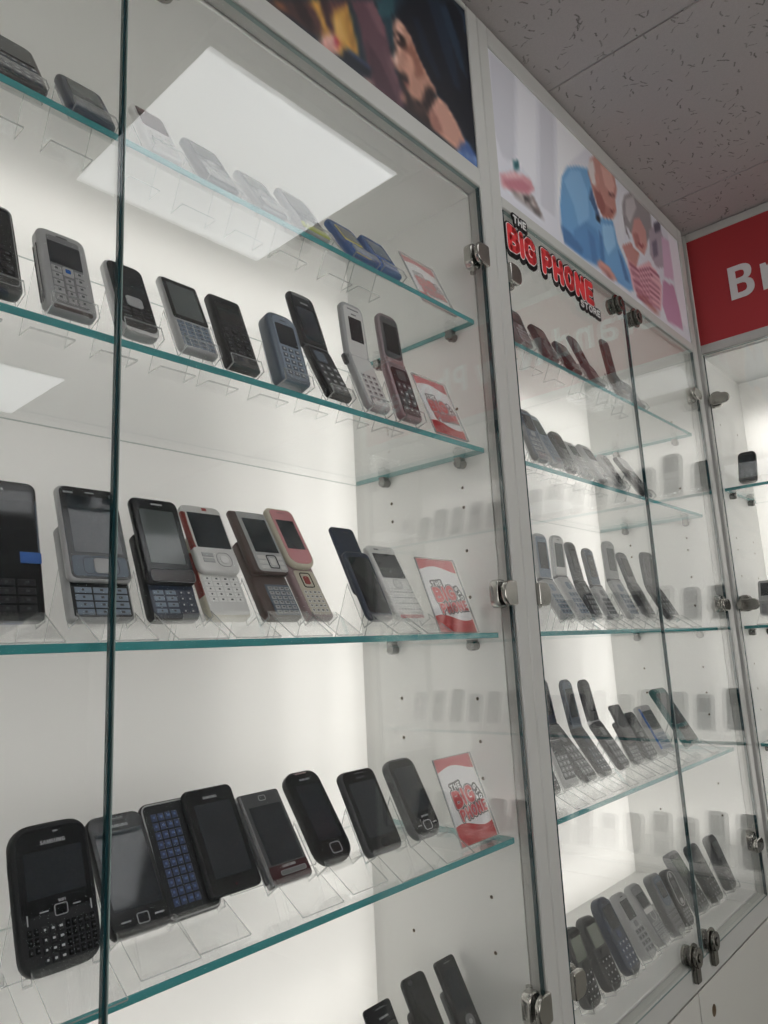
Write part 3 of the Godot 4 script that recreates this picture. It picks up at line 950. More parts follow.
# [letter, x, y, width of the unit box, height, stroke width]
func logo_letters() -> Array:
	var out := []
	var word := func(s: String, x: float, y: float, wide: float, high: float, sw: float, gap: float, rise: float):
		for ch in s:
			var adv: float = {"I": 0.0, "B": 0.56, "G": 0.58, "P": 0.52, "H": 0.54, "O": 0.6, "N": 0.54, "E": 0.46, "T": 0.56, "S": 0.5, "R": 0.54}[ch]
			out.append([ch, x, y, wide, high, sw])
			x += adv * wide + sw + gap
			y += rise
	word.call("THE", 0.470, 0.7600, 0.019, 0.0125, 0.0034, 0.0026, 0.0)
	word.call("BIG", 0.449, 0.7005, 0.046, 0.040, 0.0135, 0.0020, 0.0)
	word.call("PHONE", 0.569, 0.7010, 0.0485, 0.040, 0.0135, 0.0042, 0.0004)
	word.call("STORE", 0.714, 0.6785, 0.022, 0.0125, 0.0034, 0.0030, 0.0003)
	return out


func logo_sign() -> void:
	var t := thing("logo_sign", "red THE BIG PHONE STORE cut-out sign on the corner cabinet's glass door", "sign", Vector3(0.612, EYE + 0.715, 0.0352))
	var off := Vector2(0.62, 0.72)
	var red := mat("logo_red", rgb8(228, 58, 62), 0.45)
	var wht := mat("logo_white", rgb8(232, 232, 232), 0.45)
	var blk := mat("logo_black", rgb8(20, 20, 22), 0.45)
	var st := begin()
	for l in logo_letters():
		var big: bool = l[4] > 0.02
		var at := Vector2(l[1], l[2]) - off
		stroke_st(st, l[0], at, Vector2(l[3], l[4]), l[5] + (0.0095 if big else 0.0085), 0, 0.0020)
		if big:
			stroke_st(st, l[0], at + Vector2(0.0015, -0.007), Vector2(l[3], l[4]), l[5] + 0.0075, 0, 0.0018)
		else:
			stroke_st(st, l[0], at + Vector2(0.001, -0.003), Vector2(l[3], l[4]), l[5] + 0.0075, 0, 0.0018)
	put(t, "backing", done(st), blk)
	for l in logo_letters():
		var big: bool = l[4] > 0.02
		var at := Vector2(l[1], l[2]) - off
		var a := begin()
		stroke_st(a, l[0], at, Vector2(l[3], l[4]), l[5] + (0.0032 if big else 0.0), 0.0020, 0.0026)
		var o := put(t, "letter", done(a), wht)
		if big:
			var b := begin()
			stroke_st(b, l[0], at, Vector2(l[3], l[4]), l[5], 0.0026, 0.0032)
			put(o, "letter_face", done(b), red)


func card_print() -> ImageTexture:
	var w := 240
	var h := 324
	var img := Image.create(w, h, true, Image.FORMAT_RGB8)
	var white := rgb8(240, 240, 241)
	img.fill(white)
	for y in h:
		for x in w:
			var u := float(x) / w
			var v := float(y) / h
			if v < 0.135 + 0.040 * sin(u * TAU * 0.8 + 2.6):
				img.set_pixel(x, y, rgb8(206, 92, 98))
			elif v > 0.795 + 0.04 * sin(u * TAU * 0.85 + 3.6):
				img.set_pixel(x, y, rgb8(192, 40, 46))
	for i in 26:
		img.fill_rect(Rect2i(48 + i * 6, 284, 3 + (i * 7) % 3, 3), rgb8(220, 140, 142))
	# the logo, stacked: THE / BIG + STORE / PHONE, climbing to the right
	var segs := []
	var word := func(s: String, x: float, y: float, wide: float, high: float, sw: float, gap: float, turn: float, fill: Color):
		var dir := Vector2(1, 0).rotated(-turn)
		var up := Vector2(0, -1).rotated(-turn)
		var at := Vector2(x, y)
		for ch in s:
			for st in strokes(ch):
				for i in range(2, st.size(), 2):
					segs.append([at + dir * st[i - 2] * wide + up * st[i - 1] * high, at + dir * st[i] * wide + up * st[i + 1] * high, sw, fill])
			var adv: float = {"I": 0.0, "B": 0.56, "G": 0.58, "P": 0.52, "H": 0.54, "O": 0.6, "N": 0.54, "E": 0.46, "T": 0.56, "S": 0.5, "R": 0.54}[ch]
			at += dir * (adv * wide + sw + gap)
	var red := rgb8(206, 52, 60)
	word.call("THE", 54, 122, 26, 18, 6, 4, 0.12, white)
	word.call("BIG", 56, 184, 66, 50, 17, 6, 0.1, red)
	word.call("PHONE", 66, 236, 40, 34, 11, 5, 0.1, red)
	word.call("STORE", 190, 128, 24, 17, 6, 3, -1.1, white)
	for y in range(84, 256):
		for x in range(36, 238):
			var p := Vector2(x, y)
			var best := 99.0
			var c := white
			for s in segs:
				var d: float = p.distance_to(Geometry2D.get_closest_point_to_segment(p, s[0], s[1])) - s[2] / 2.0
				if d < best:
					best = d
					c = s[3]
			if best <= 0:
				img.set_pixel(x, y, c)
			elif best < 2.2:
				img.set_pixel(x, y, white if c == red else rgb8(24, 24, 26))
			elif best < 6.5:
				img.set_pixel(x, y, rgb8(24, 24, 26))
	img.generate_mipmaps()
	return ImageTexture.create_from_image(img)


func promo_cards() -> void:
	var m := mat("card_print", Color(1, 1, 1), 0.4)
	m.albedo_texture = card_print()
	# x, z, tilt in degrees, width, height, shelf
	var spots := [[0.292, -0.018, 23.0, 0.087, 0.112, "A", "top"], [0.277, 0.0, 21.0, 0.082, 0.114, "B", "second"], [0.303, -0.03, 19.5, 0.095, 0.125, "C", "third"], [0.315, -0.027, 21.0, 0.090, 0.124, "D", "fourth"]]
	for s in spots:
		var t := thing("promo_card", "red and white store card leaning on the large cabinet's %s shelf" % s[6], "card", Vector3(s[0], SHELF[s[5]] + SHELF_T / 2 + 0.0012, s[1]), "store cards at the shelf ends")
		var b := Basis(Vector3.RIGHT, -deg_to_rad(s[2]))
		var w: float = s[3]
		var h: float = s[4]
		var q := QuadMesh.new()
		q.size = Vector2(w, h)
		var o := put(t, "print", q, m)
		o.transform = Transform3D(b, b * Vector3(0, h / 2, 0.0004))
		o = put(t, "card", box(Vector3(-w / 2, 0, -0.0012), Vector3(w / 2, h, 0)), mats["white"])
		o.basis = b
		o = put(t, "cover", box(Vector3(-w / 2 - 0.002, 0, 0.0012), Vector3(w / 2 + 0.002, h + 0.001, 0.0030), "left right top bottom"), mats["acrylic"])
		o.basis = b
		o = put(t, "cover_edge", ring(outline(w + 0.004, h + 0.001, 0.001, 0.001), 0.0009, 0.0006, 0.0032), mats["acrylic_edge"])
		o.basis = b
		# prop behind
		var foot := b * Vector3(0, h * 0.7, -0.002)
		var st := begin()
		box_st(st, Vector3(-0.02, 0, foot.z - 0.022), Vector3(0.02, foot.y, foot.z - 0.020))
		box_st(st, Vector3(-0.02, foot.y, foot.z - 0.022), Vector3(0.02, foot.y + 0.002, foot.z + 0.001))
		put(t, "prop", done(st), mats["acrylic"])


# ------------------------------------------------------------------ acrylic stands
func stand(label: String, at: Vector3, drop: float, th: float, t: float, w: float, ledge: bool, sag: float, yaw: float) -> void:
	# at: foot of the phone's front face; drop: how far that lies above the shelf
	var o := thing("phone_stand", label, "phone stand", at - Vector3(0, drop, 0), "clear acrylic phone stands")
	var key := "%.4f %.3f %.4f %.3f %.5f %s" % [drop, th, t, w, sag, ledge]
	if not cell.has(key):
		var on := func(v: float, n: float) -> Vector2:  # along and across the phone -> (z, y)
			return Vector2(n * cos(th) - v * sin(th), drop + v * cos(th) + n * sin(th))
		var b: Vector2 = on.call(0.068, -t - 0.0016)
		var lowest: float = max(0.0013, (on.call(-0.0026 - sag, -t - 0.0016) as Vector2).y)
		var pts := []
		if ledge:
			pts = [Vector2(0.050, 0.0018), on.call(0.0045, 0.0060), on.call(-0.0024 - sag, 0.0050)]
		else:
			pts = [on.call(0.012, 0.0056), on.call(-0.0024 - sag, 0.0050)]
		var tr: Vector2 = on.call(-0.0026 - sag, -t - 0.0016)
		pts += [Vector2(tr.x, lowest), b, Vector2(b.x - 0.030, 0.0018)]
		if not ledge:
			pts.append(Vector2(b.x - 0.005, 0.0018))
		var st := begin()
		var ed := begin()
		st.set_smooth_group(-1)
		ed.set_smooth_group(-1)
		var h := 0.0011
		var side := []
		for i in pts.size():
			var d := Vector2.ZERO
			if i > 0:
				d += (pts[i] - pts[i - 1] as Vector2).normalized().orthogonal()
			if i < pts.size() - 1:
				d += (pts[i + 1] - pts[i] as Vector2).normalized().orthogonal()
			d = d / max(0.5, d.length_squared() / (2.0 if i > 0 and i < pts.size() - 1 else 1.0)) if d.length() > 0.01 else Vector2(0, 1)
			side.append([pts[i] + d * h, pts[i] - d * h])
		for i in range(1, pts.size()):
			for k in 2:
				var a: Vector2 = side[i - 1][k]
				var c: Vector2 = side[i][k]
				var p := [Vector3(-w / 2, a.y, a.x), Vector3(w / 2, a.y, a.x), Vector3(w / 2, c.y, c.x), Vector3(-w / 2, c.y, c.x)]
				if k == 0:
					tri(st, p[0], p[1], p[2])
					tri(st, p[0], p[2], p[3])
				else:
					tri(st, p[0], p[2], p[1])
					tri(st, p[0], p[3], p[2])
			for s in [-1, 1]:
				var a0: Vector2 = side[i - 1][0]
				var a1: Vector2 = side[i - 1][1]
				var c0: Vector2 = side[i][0]
				var c1: Vector2 = side[i][1]
				var x: float = s * w / 2
				var q := [Vector3(x, a0.y, a0.x), Vector3(x, a1.y, a1.x), Vector3(x, c1.y, c1.x), Vector3(x, c0.y, c0.x)]
				if s > 0:
					q.reverse()
				tri(ed, q[0], q[1], q[2])
				tri(ed, q[0], q[2], q[3])
		for e in [0, pts.size() - 1]:
			var a: Vector2 = side[e][0]
			var c: Vector2 = side[e][1]
			tri(ed, Vector3(-w / 2, a.y, a.x), Vector3(w / 2, a.y, a.x), Vector3(w / 2, c.y, c.x))
			tri(ed, Vector3(-w / 2, a.y, a.x), Vector3(w / 2, c.y, c.x), Vector3(-w / 2, c.y, c.x))
		cell[key] = [done(st), done(ed)]
	o.rotation.y = deg_to_rad(yaw)
	put(o, "sheet", cell[key][0], mats["acrylic"])
	put(o, "sheet_edge", cell[key][1], mats["acrylic_edge"])


# ------------------------------------------------------------------ phones
# A phone is written as rows, in shares of its width (-0.5 .. 0.5) and height (0 .. 1), depths and radii in millimetres:
#  s name x0 y0 x1 y1 z0 z1 material top-radius [bottom-radius]   a raised plate;   p the same, and what follows up to q are its sub-parts
#  k name x0 y0 x1 y1 columns rows gap z0 z1 material [print]      a block of keys
#  r name x0 y0 x1 y1 radius line z1 material                      an outline;      t words x y cap-height z material
func parts(root: Node3D, w: float, h: float, rows: Array) -> void:
	var at: Node3D = root
	for e in rows:
		match e[0]:
			"q":
				at = root
			"s", "p":
				var rb: float = e[10] if e.size() > 10 else e[9]
				var bul: float = e[11] if e.size() > 11 else 0.0
				var pw: float = (e[4] - e[2]) * w
				var phh: float = (e[5] - e[3]) * h
				var dz: float = (e[7] - e[6]) / 1000.0
				var o := put(at, e[1], slab(outline(pw, phh, e[9] / 1000.0, rb / 1000.0, bul, bul * 0.4), e[6] / 1000.0, e[7] / 1000.0, min(dz * 0.45, 0.0028)), mats[e[8]], Vector3((e[2] + e[4]) / 2 * w, e[3] * h, 0))
				if e[0] == "p":
					at = o
					o.position = Vector3.ZERO
					o.mesh = moved(o.mesh, Vector3((e[2] + e[4]) / 2 * w, e[3] * h, 0))
			"k":
				var st := begin()
				var ink := begin()
				var cw: float = (e[4] - e[2]) * w / e[6]
				var ch: float = (e[5] - e[3]) * h / e[7]
				var g: float = e[8] / 2000.0
				for i in e[6]:
					for k in e[7]:
						var lo := Vector3(e[2] * w + i * cw + g, e[3] * h + k * ch + g, e[9] / 1000.0)
						var hi := Vector3(lo.x + cw - 2 * g, lo.y + ch - 2 * g, e[10] / 1000.0)
						key_st(st, lo, hi)
						if e.size() > 12:
							var mx := (lo.x + hi.x) / 2
							var my := (lo.y + hi.y) / 2
							var s: float = min(hi.x - lo.x, hi.y - lo.y)
							box_st(ink, Vector3(mx - s * 0.22, my - s * 0.16, hi.z), Vector3(mx + s * (0.12 + 0.1 * ((i * 7 + k * 3) % 3)), my + s * 0.18, hi.z + 0.00012), "back left right top bottom")
				var o := put(at, e[1], done(st), mats[e[11]])
				if e.size() > 12:
					put(at if at != root else o, "key_lettering", done(ink), mats[e[12]])
			"r":
				put(at, e[1], ring(outline((e[4] - e[2]) * w, (e[5] - e[3]) * h, e[6] / 1000.0, e[6] / 1000.0), e[7] / 1000.0, (e[8] - 0.3) / 1000.0, e[8] / 1000.0), mats[e[9]], Vector3((e[2] + e[4]) / 2 * w, e[3] * h, 0))
			"t":
				put(at, "lettering", words(e[1], e[4] / 1000.0, true), mats[e[6]], Vector3(e[2] * w, e[3] * h, e[5] / 1000.0 + 0.00016))


func key_st(st: SurfaceTool, lo: Vector3, hi: Vector3) -> void:
	var b: float = min(hi.x - lo.x, hi.y - lo.y) * 0.16
	st.set_smooth_group(-1)
	var p := [Vector3(lo.x, lo.y, lo.z), Vector3(hi.x, lo.y, lo.z), Vector3(hi.x, hi.y, lo.z), Vector3(lo.x, hi.y, lo.z)]
	var q := [Vector3(lo.x + b, lo.y + b, hi.z), Vector3(hi.x - b, lo.y + b, hi.z), Vector3(hi.x - b, hi.y - b, hi.z), Vector3(lo.x + b, hi.y - b, hi.z)]
	for i in 4:
		var j := (i + 1) % 4
		tri(st, p[i], p[j], q[j])
		tri(st, p[i], q[j], q[i])
	tri(st, q[0], q[1], q[2])
	tri(st, q[0], q[2], q[3])


func moved(m: Mesh, by: Vector3) -> ArrayMesh:
	var st := SurfaceTool.new()
	st.append_from(m, 0, Transform3D(Basis(), by))
	return st.commit()


var placed := {}
# row: "1B" is cabinet and shelf; body: [top radius, bottom radius, bulge, material, thickness] in millimetres
func phone(row: String, desc: String, x: float, z: float, dy: float, th: float, w: float, h: float, body: Array, rows: Array, lid := [], yaw := 0.0) -> void:
	var n: int = placed.get(row, 0)
	placed[row] = n + 1
	var c := int(row[0]) - 1
	var where := "%s on %s cabinet's %s" % [ORD[n], ["large", "corner", "red-signed"][c], {"A": "top shelf", "B": "second shelf", "C": "third shelf", "D": "fourth shelf", "F": "floor"}[row[1]]]
	var shelf_y: float = SHELF[row[1]]
	var base: float = shelf_y + SHELF_T / 2
	if row[1] == "F":
		base = shelf_y
	elif c == 2 and row[1] == "B":
		shelf_y = EYE + 0.392
		base = shelf_y + SHELF_T / 2
	var at := Vector3(x, shelf_y + dy, z)
	var t := thing("mobile_phone", "%s, %s" % [desc, where], "phone", at, "phones on the %s of the %s cabinet" % [{"A": "top shelf", "B": "second shelf", "C": "third shelf", "D": "fourth shelf", "F": "floor"}[row[1]], ["large", "corner", "red-signed"][c]])
	var a := deg_to_rad(th)
	t.basis = Basis(Vector3.UP, deg_to_rad(yaw)) * Basis(Vector3.RIGHT, -a)
	var thick: float = body[4] / 1000.0
	put(t, "body", slab(outline(w, h, body[0] / 1000.0, body[1] / 1000.0, body[2], body[2] * 0.35), -thick, 0, min(0.0035, thick * 0.32)), mats[body[3]])
	parts(t, w, h, rows)
	if lid:
		# [tilt, width, height, top radius, bottom radius, material, thickness, hinge material, rows]
		var hm := begin()
		rod_st(hm, Vector3(-w * 0.46, h, -thick * 0.45), Vector3(w * 0.46, h, -thick * 0.45), thick * 0.42, 14)
		put(t, "hinge", done(hm), mats[lid[7]])
		var lt: float = lid[6] / 1000.0
		var l := put(t, "lid", slab(outline(lid[1], lid[2], lid[3] / 1000.0, lid[4] / 1000.0, 0.04, 0.02), -lt, 0, lt * 0.32), mats[lid[5]])
		l.transform = Transform3D(Basis(Vector3.RIGHT, a - deg_to_rad(lid[0])), Vector3(0, h, -0.002))
		parts(l, lid[1], lid[2], lid[8])
	stand("clear acrylic stand for the phone %s" % where, at, at.y - base, a, (body[5] if body.size() > 5 else body[4]) / 1000.0, 0.062 if row[1] in ["C", "D"] and c < 2 and w > 0.054 else min(w * 0.92, 0.05), row[1] in ["C", "D"], max(0.0, body[2] * 0.35 * h), yaw)
	if c == 2:
		# the cabinet round the corner: its own x runs along world z
		for o in [t, get_child(get_child_count() - 1)]:
			var xf := Transform3D(Basis(Vector3.UP, -PI / 2), Vector3(1.4876, 0, 0.002))
			o.transform = xf * (o as Node3D).transform


func bar_rows(scr: String, key: String, ink: String, plate := "", top := 0.62) -> Array:
	var out := []
	if plate != "":
		out.append(["s", "face_plate", -0.43, 0.04, 0.43, 0.95, -0.2, 0.6, plate, 6.0])
	out += [["s", "speaker_slot", -0.12, 0.925, 0.12, 0.94, 0.5, 0.9, "mblk", 0.5], ["s", "screen", -0.34, top - 0.04, 0.34, 0.88, 0.3, 1.0, scr, 1.5], ["s", "navigation_key", -0.14, top - 0.16, 0.14, top - 0.07, 0.3, 1.5, key, 3.0], ["k", "keypad", -0.38, 0.08, 0.38, top - 0.18, 3, 4, 2.2, 0.4, 1.5, key, ink]]
	return out


func lid_rows(scr: String, plate: String) -> Array:
	return [["s", "inner_plate", -0.44, 0.05, 0.44, 0.95, -0.2, 0.5, plate, 6.0], ["s", "screen", -0.33, 0.24, 0.33, 0.82, 0.2, 0.9, scr, 1.5], ["s", "speaker_slot", -0.1, 0.9, 0.1, 0.915, 0.3, 0.8, "mblk", 0.5]]


func flip_rows(key: String, ink: String, plate: String) -> Array:
	return [["s", "key_plate", -0.44, 0.05, 0.44, 0.93, -0.2, 0.5, plate, 6.0], ["s", "navigation_key", -0.17, 0.68, 0.17, 0.86, 0.3, 1.4, key, 5.0], ["k", "keypad", -0.38, 0.09, 0.38, 0.62, 3, 4, 1.8, 0.4, 1.3, key, ink]]


func phones() -> void:
	# ---- large cabinet, top shelf
	phone("1A", "dark brown phone with bluish keys", -0.375, -0.008, 0.0165, 32.0, 0.058, 0.098, [9, 9, 0.03, "brownblk", 11], [["s", "screen", -0.4, 0.5, 0.4, 0.93, 0.0, 0.8, "scr", 2.0], ["k", "keypad", -0.42, 0.06, 0.42, 0.42, 5, 4, 1.4, 0.2, 1.6, "slatedk", "ink"]])
	phone("1A", "small navy phone with broad grey screen", -0.300, -0.008, 0.0165, 31.5, 0.0502, 0.0785, [9, 7, 0.03, "navy", 11], [["s", "screen", -0.33, 0.40, 0.36, 0.90, -0.2, 0.9, "scrlt", 4.0], ["k", "keypad", -0.36, 0.08, 0.36, 0.24, 3, 2, 1.6, 0.2, 1.4, "slate", "ink"]])
	phone("1A", "white phone with dark red head", -0.216, -0.007, 0.0165, 29.0, 0.0430, 0.0977, [8, 8, 0.02, "white", 11], [["s", "screen", -0.4, 0.52, 0.4, 0.93, 0.0, 0.8, "wine", 2.0], ["k", "keypad", -0.4, 0.06, 0.4, 0.42, 3, 4, 1.4, 0.2, 1.4, "pearl", "inkdk"]])
	phone("1A", "mid grey bar phone with silver keys", -0.139, -0.008, 0.0165, 32.1, 0.0525, 0.1014, [9, 9, 0.02, "grey", 11], bar_rows("scr", "silver", "inkdk", "dgrey"))
	phone("1A", "silver bar phone with grey face", -0.061, -0.008, 0.0165, 33.4, 0.0500, 0.0955, [10, 10, 0.03, "silver", 11], bar_rows("scrlt", "lgrey", "inkdk", "grey"))
	phone("1A", "grey phone with lime green chin", 0.014, -0.008, 0.0165, 31.7, 0.0560, 0.1060, [10, 12, 0.03, "lgrey", 11], [["s", "screen", -0.38, 0.46, 0.38, 0.92, 0.0, 0.8, "scr", 2.0], ["k", "keypad", -0.38, 0.20, 0.38, 0.42, 3, 3, 1.6, 0.2, 1.4, "dgrey", "ink"], ["s", "chin", -0.44, 0.02, 0.44, 0.17, -0.5, 1.2, "lime", 5.0]])
	phone("1A", "bright blue phone with yellow middle", 0.105, -0.006, 0.0165, 33.0, 0.0560, 0.0960, [10, 10, 0.03, "bluegl", 11], [["s", "face_plate", -0.33, 0.06, 0.33, 0.86, -0.2, 0.7, "yellow", 6.0], ["s", "screen", -0.3, 0.46, 0.3, 0.84, 0.4, 1.1, "scrlt", 2.0], ["k", "keypad", -0.38, 0.07, 0.38, 0.38, 3, 3, 1.8, 0.4, 1.6, "blue", "inkblue"]])
	phone("1A", "plain deep blue phone beside a store card", 0.164, -0.006, 0.0165, 29.0, 0.0540, 0.0860, [10, 10, 0.03, "bluegl", 11], [["s", "screen", -0.34, 0.44, 0.34, 0.86, -0.1, 0.8, "slate", 3.0], ["k", "keypad", -0.38, 0.10, 0.38, 0.38, 3, 3, 1.8, 0.2, 1.5, "blue", "inkblue"]])
	# ---- large cabinet, second shelf
	phone("1B", "black phone with thin grey outline", -0.39, 0.006, 0.0135, 21, 0.047, 0.112, [7, 7, 0.02, "mblk", 14], [["r", "trim_line", -0.45, 0.07, 0.45, 0.97, 6.0, 0.7, 0.4, "lgrey"], ["s", "screen", -0.38, 0.52, 0.38, 0.92, 0.0, 0.5, "scrdk", 1.5], ["k", "keypad", -0.4, 0.10, 0.4, 0.46, 3, 5, 1.2, 0.0, 0.9, "blk", "inkdk"]])
	phone("1B", "silver grey bar phone with blue centre key", -0.3215, 0.006, 0.0135, 20.4, 0.0485, 0.104, [9, 6, 0.015, "lgrey", 14], [["s", "side_strip", -0.505, 0.08, -0.47, 0.80, -11.0, -4.0, "dgrey", 1.0], ["s", "face_plate", -0.33, 0.06, 0.34, 0.92, -0.2, 0.5, "grey", 3.0], ["s", "screen", -0.33, 0.55, 0.34, 0.84, 0.2, 0.9, "scr", 1.0], ["s", "speaker_slot", -0.12, 0.92, 0.12, 0.94, -0.1, 0.4, "dgrey", 1.0], ["s", "navigation_key", -0.10, 0.42, 0.12, 0.53, 0.3, 1.5, "silver", 2.0], ["s", "select_key", -0.05, 0.455, 0.06, 0.505, 1.2, 1.8, "blue", 1.0], ["k", "keypad", -0.34, 0.08, -0.10, 0.53, 1, 5, 1.2, 0.3, 1.3, "lgrey", "inkdk"], ["k", "keypad", -0.09, 0.08, 0.11, 0.40, 1, 4, 1.2, 0.3, 1.3, "lgrey", "inkdk"], ["k", "keypad", 0.13, 0.08, 0.36, 0.53, 1, 5, 1.2, 0.3, 1.3, "lgrey", "inkdk"], ["s", "foot", -0.40, 0.0, 0.42, 0.05, -12.0, 0.4, "brown", 3.0]])
	phone("1B", "black phone with silver rim and square key", -0.249, 0.003, 0.0135, 24.7, 0.0450, 0.1079, [10, 13, 0.03, "silver", 12], [["s", "face_plate", -0.45, 0.06, 0.45, 0.97, -0.4, 0.9, "blk", 8.0, 10.0], ["s", "screen", -0.36, 0.52, 0.36, 0.90, 0.4, 1.1, "scr", 1.5], ["s", "navigation_key", -0.20, 0.36, 0.22, 0.50, 0.5, 1.9, "lgrey", 4.0], ["k", "keypad", -0.38, 0.12, 0.38, 0.34, 3, 4, 1.4, 0.5, 1.3, "mblk", "inkdk"], ["s", "chin", -0.40, 0.005, 0.40, 0.055, -0.3, 0.8, "pearl", 6.0]])
	phone("1B", "silver phone with tall dark screen", -0.180, 0.005, 0.0135, 25.3, 0.0490, 0.1153, [5, 7, 0.0, "silver", 11], [["s", "screen_frame", -0.46, 0.40, 0.46, 0.965, -0.2, 0.7, "blk", 3.0], ["s", "screen", -0.37, 0.45, 0.37, 0.91, 0.3, 0.9, "scrlt", 0.8], ["k", "keypad", -0.42, 0.04, 0.42, 0.38, 4, 6, 1.2, -0.1, 1.0, "slatelt", "inkdk"]])
	phone("1B", "plain flat black bar phone", -0.117, 0.000, 0.0135, 22.0, 0.0470, 0.1130, [6, 4, 0.0, "mblk", 12], [["s", "screen", -0.36, 0.60, 0.36, 0.88, -0.1, 0.4, "scrdk", 1.0], ["k", "keypad", -0.40, 0.07, 0.40, 0.54, 3, 5, 2.4, -0.1, 0.7, "blk", "inkdk"]])
	phone("1B", "rounded slate blue bar phone", -0.042, 0.004, 0.0135, 16.8, 0.0500, 0.1060, [15, 8, 0.03, "slate", 19], [["s", "face_plate", -0.32, 0.05, 0.40, 0.96, -0.3, 0.9, "slatelt", 9.0], ["s", "screen", -0.28, 0.52, 0.34, 0.84, 0.4, 1.2, "scr", 2.0], ["s", "speaker_slot", -0.08, 0.89, 0.12, 0.905, 0.7, 1.2, "slatedk", 0.8], ["k", "keypad", -0.27, 0.08, 0.35, 0.50, 3, 5, 1.8, 0.4, 1.4, "slatedk", "ink"]])
	phone("1B", "open black clamshell phone", 0.033, 0.006, 0.0135, 28.0, 0.0440, 0.0930, [6, 5, 0.0, "blk", 11], [["s", "key_plate", -0.44, 0.04, 0.44, 0.92, -0.2, 0.4, "mblk", 4.0], ["s", "navigation_key", -0.32, 0.66, 0.10, 0.88, 0.2, 1.2, "slate", 3.0], ["k", "keypad", -0.40, 0.08, 0.40, 0.62, 3, 4, 1.0, 0.1, 0.9, "dgrey", "ink"]], [19.0, 0.0480, 0.0969, 9, 4, "blk", 8, "dgrey", [["s", "inner_plate", -0.42, 0.05, 0.44, 0.93, -0.2, 0.5, "mblk", 5.0], ["s", "screen", -0.32, 0.12, 0.36, 0.72, 0.2, 0.9, "scr", 1.5], ["t", "NOKIA", 0.05, 0.82, 3.2, 0.5, "ink"], ["s", "head_band", -0.34, 0.93, 0.34, 0.985, -0.3, 0.6, "grey", 2.0]]])
	phone("1B", "open curved silver flip phone", 0.109, 0.006, 0.0135, 22.9, 0.0471, 0.0940, [9, 10, 0.02, "lgrey", 12], [["s", "key_plate", -0.40, 0.06, 0.42, 0.99, -0.3, 0.6, "pearl", 6.0], ["k", "keypad", -0.34, 0.12, 0.36, 0.66, 3, 5, 1.2, 0.2, 1.0, "lgrey", "inkdk"], ["s", "hinge_cap", -0.62, 0.84, -0.48, 1.04, -11.0, -3.0, "dgrey", 3.0]], [7.2, 0.0460, 0.0881, 10, 3, "lgrey", 9, "lgrey", [["s", "inner_plate", -0.40, 0.02, 0.42, 0.95, -0.2, 0.5, "pearl", 7.0], ["s", "screen", -0.24, 0.30, 0.34, 0.74, 0.2, 0.9, "scrdk", 1.0], ["s", "speaker_slot", -0.24, 0.88, 0.26, 0.905, 0.2, 0.8, "grey", 1.0], ["t", "NOKIA", 0.02, 0.80, 2.0, 0.5, "inkdk"]]])
	phone("1B", "open pinkish grey clamshell phone", 0.178, 0.006, 0.0135, 16.5, 0.0480, 0.0980, [8, 7, 0.02, "pinkgrey", 13], [["s", "key_plate", -0.38, 0.05, 0.42, 0.90, -0.2, 0.6, "mblk", 6.0], ["s", "navigation_key", -0.18, 0.68, 0.24, 0.86, 0.3, 1.5, "dgrey", 4.0], ["k", "keypad", -0.33, 0.08, 0.38, 0.64, 3, 4, 1.2, 0.3, 1.2, "dgrey", "ink"]], [7.6, 0.0460, 0.0832, 12, 5, "pinkgrey", 9, "mauve", [["s", "inner_plate", -0.42, 0.10, 0.44, 0.94, -0.2, 0.5, "dgrey", 8.0], ["s", "screen", -0.30, 0.22, 0.36, 0.80, 0.2, 0.9, "scrdk", 1.5], ["s", "hinge_bridge", -0.40, -0.06, 0.42, 0.10, -2.0, 1.5, "mauve", 3.0]]])
	# ---- large cabinet, third shelf
	phone("1C", "large black phone with blue stripe", -0.339, -0.068, 0.028, 15.6, 0.071, 0.147, [9, 6, 0.0, "blk", 14], [["s", "screen", -0.42, 0.50, 0.42, 0.92, -0.1, 0.5, "scrdk", 1.5], ["t", "NOKIA", -0.05, 0.925, 3.0, 0.1, "ink"], ["s", "blue_stripe", -0.47, 0.395, 0.49, 0.475, -0.2, 0.8, "blue", 1.5], ["s", "navigation_key", -0.20, 0.375, 0.20, 0.50, 0.2, 1.6, "blk", 4.0], ["s", "edge_line", 0.455, 0.48, 0.475, 0.86, -0.1, 0.5, "slate", 0.5], ["k", "keypad", -0.40, 0.05, 0.40, 0.29, 3, 4, 2.0, -0.1, 0.9, "mblk", "inkdk"]])
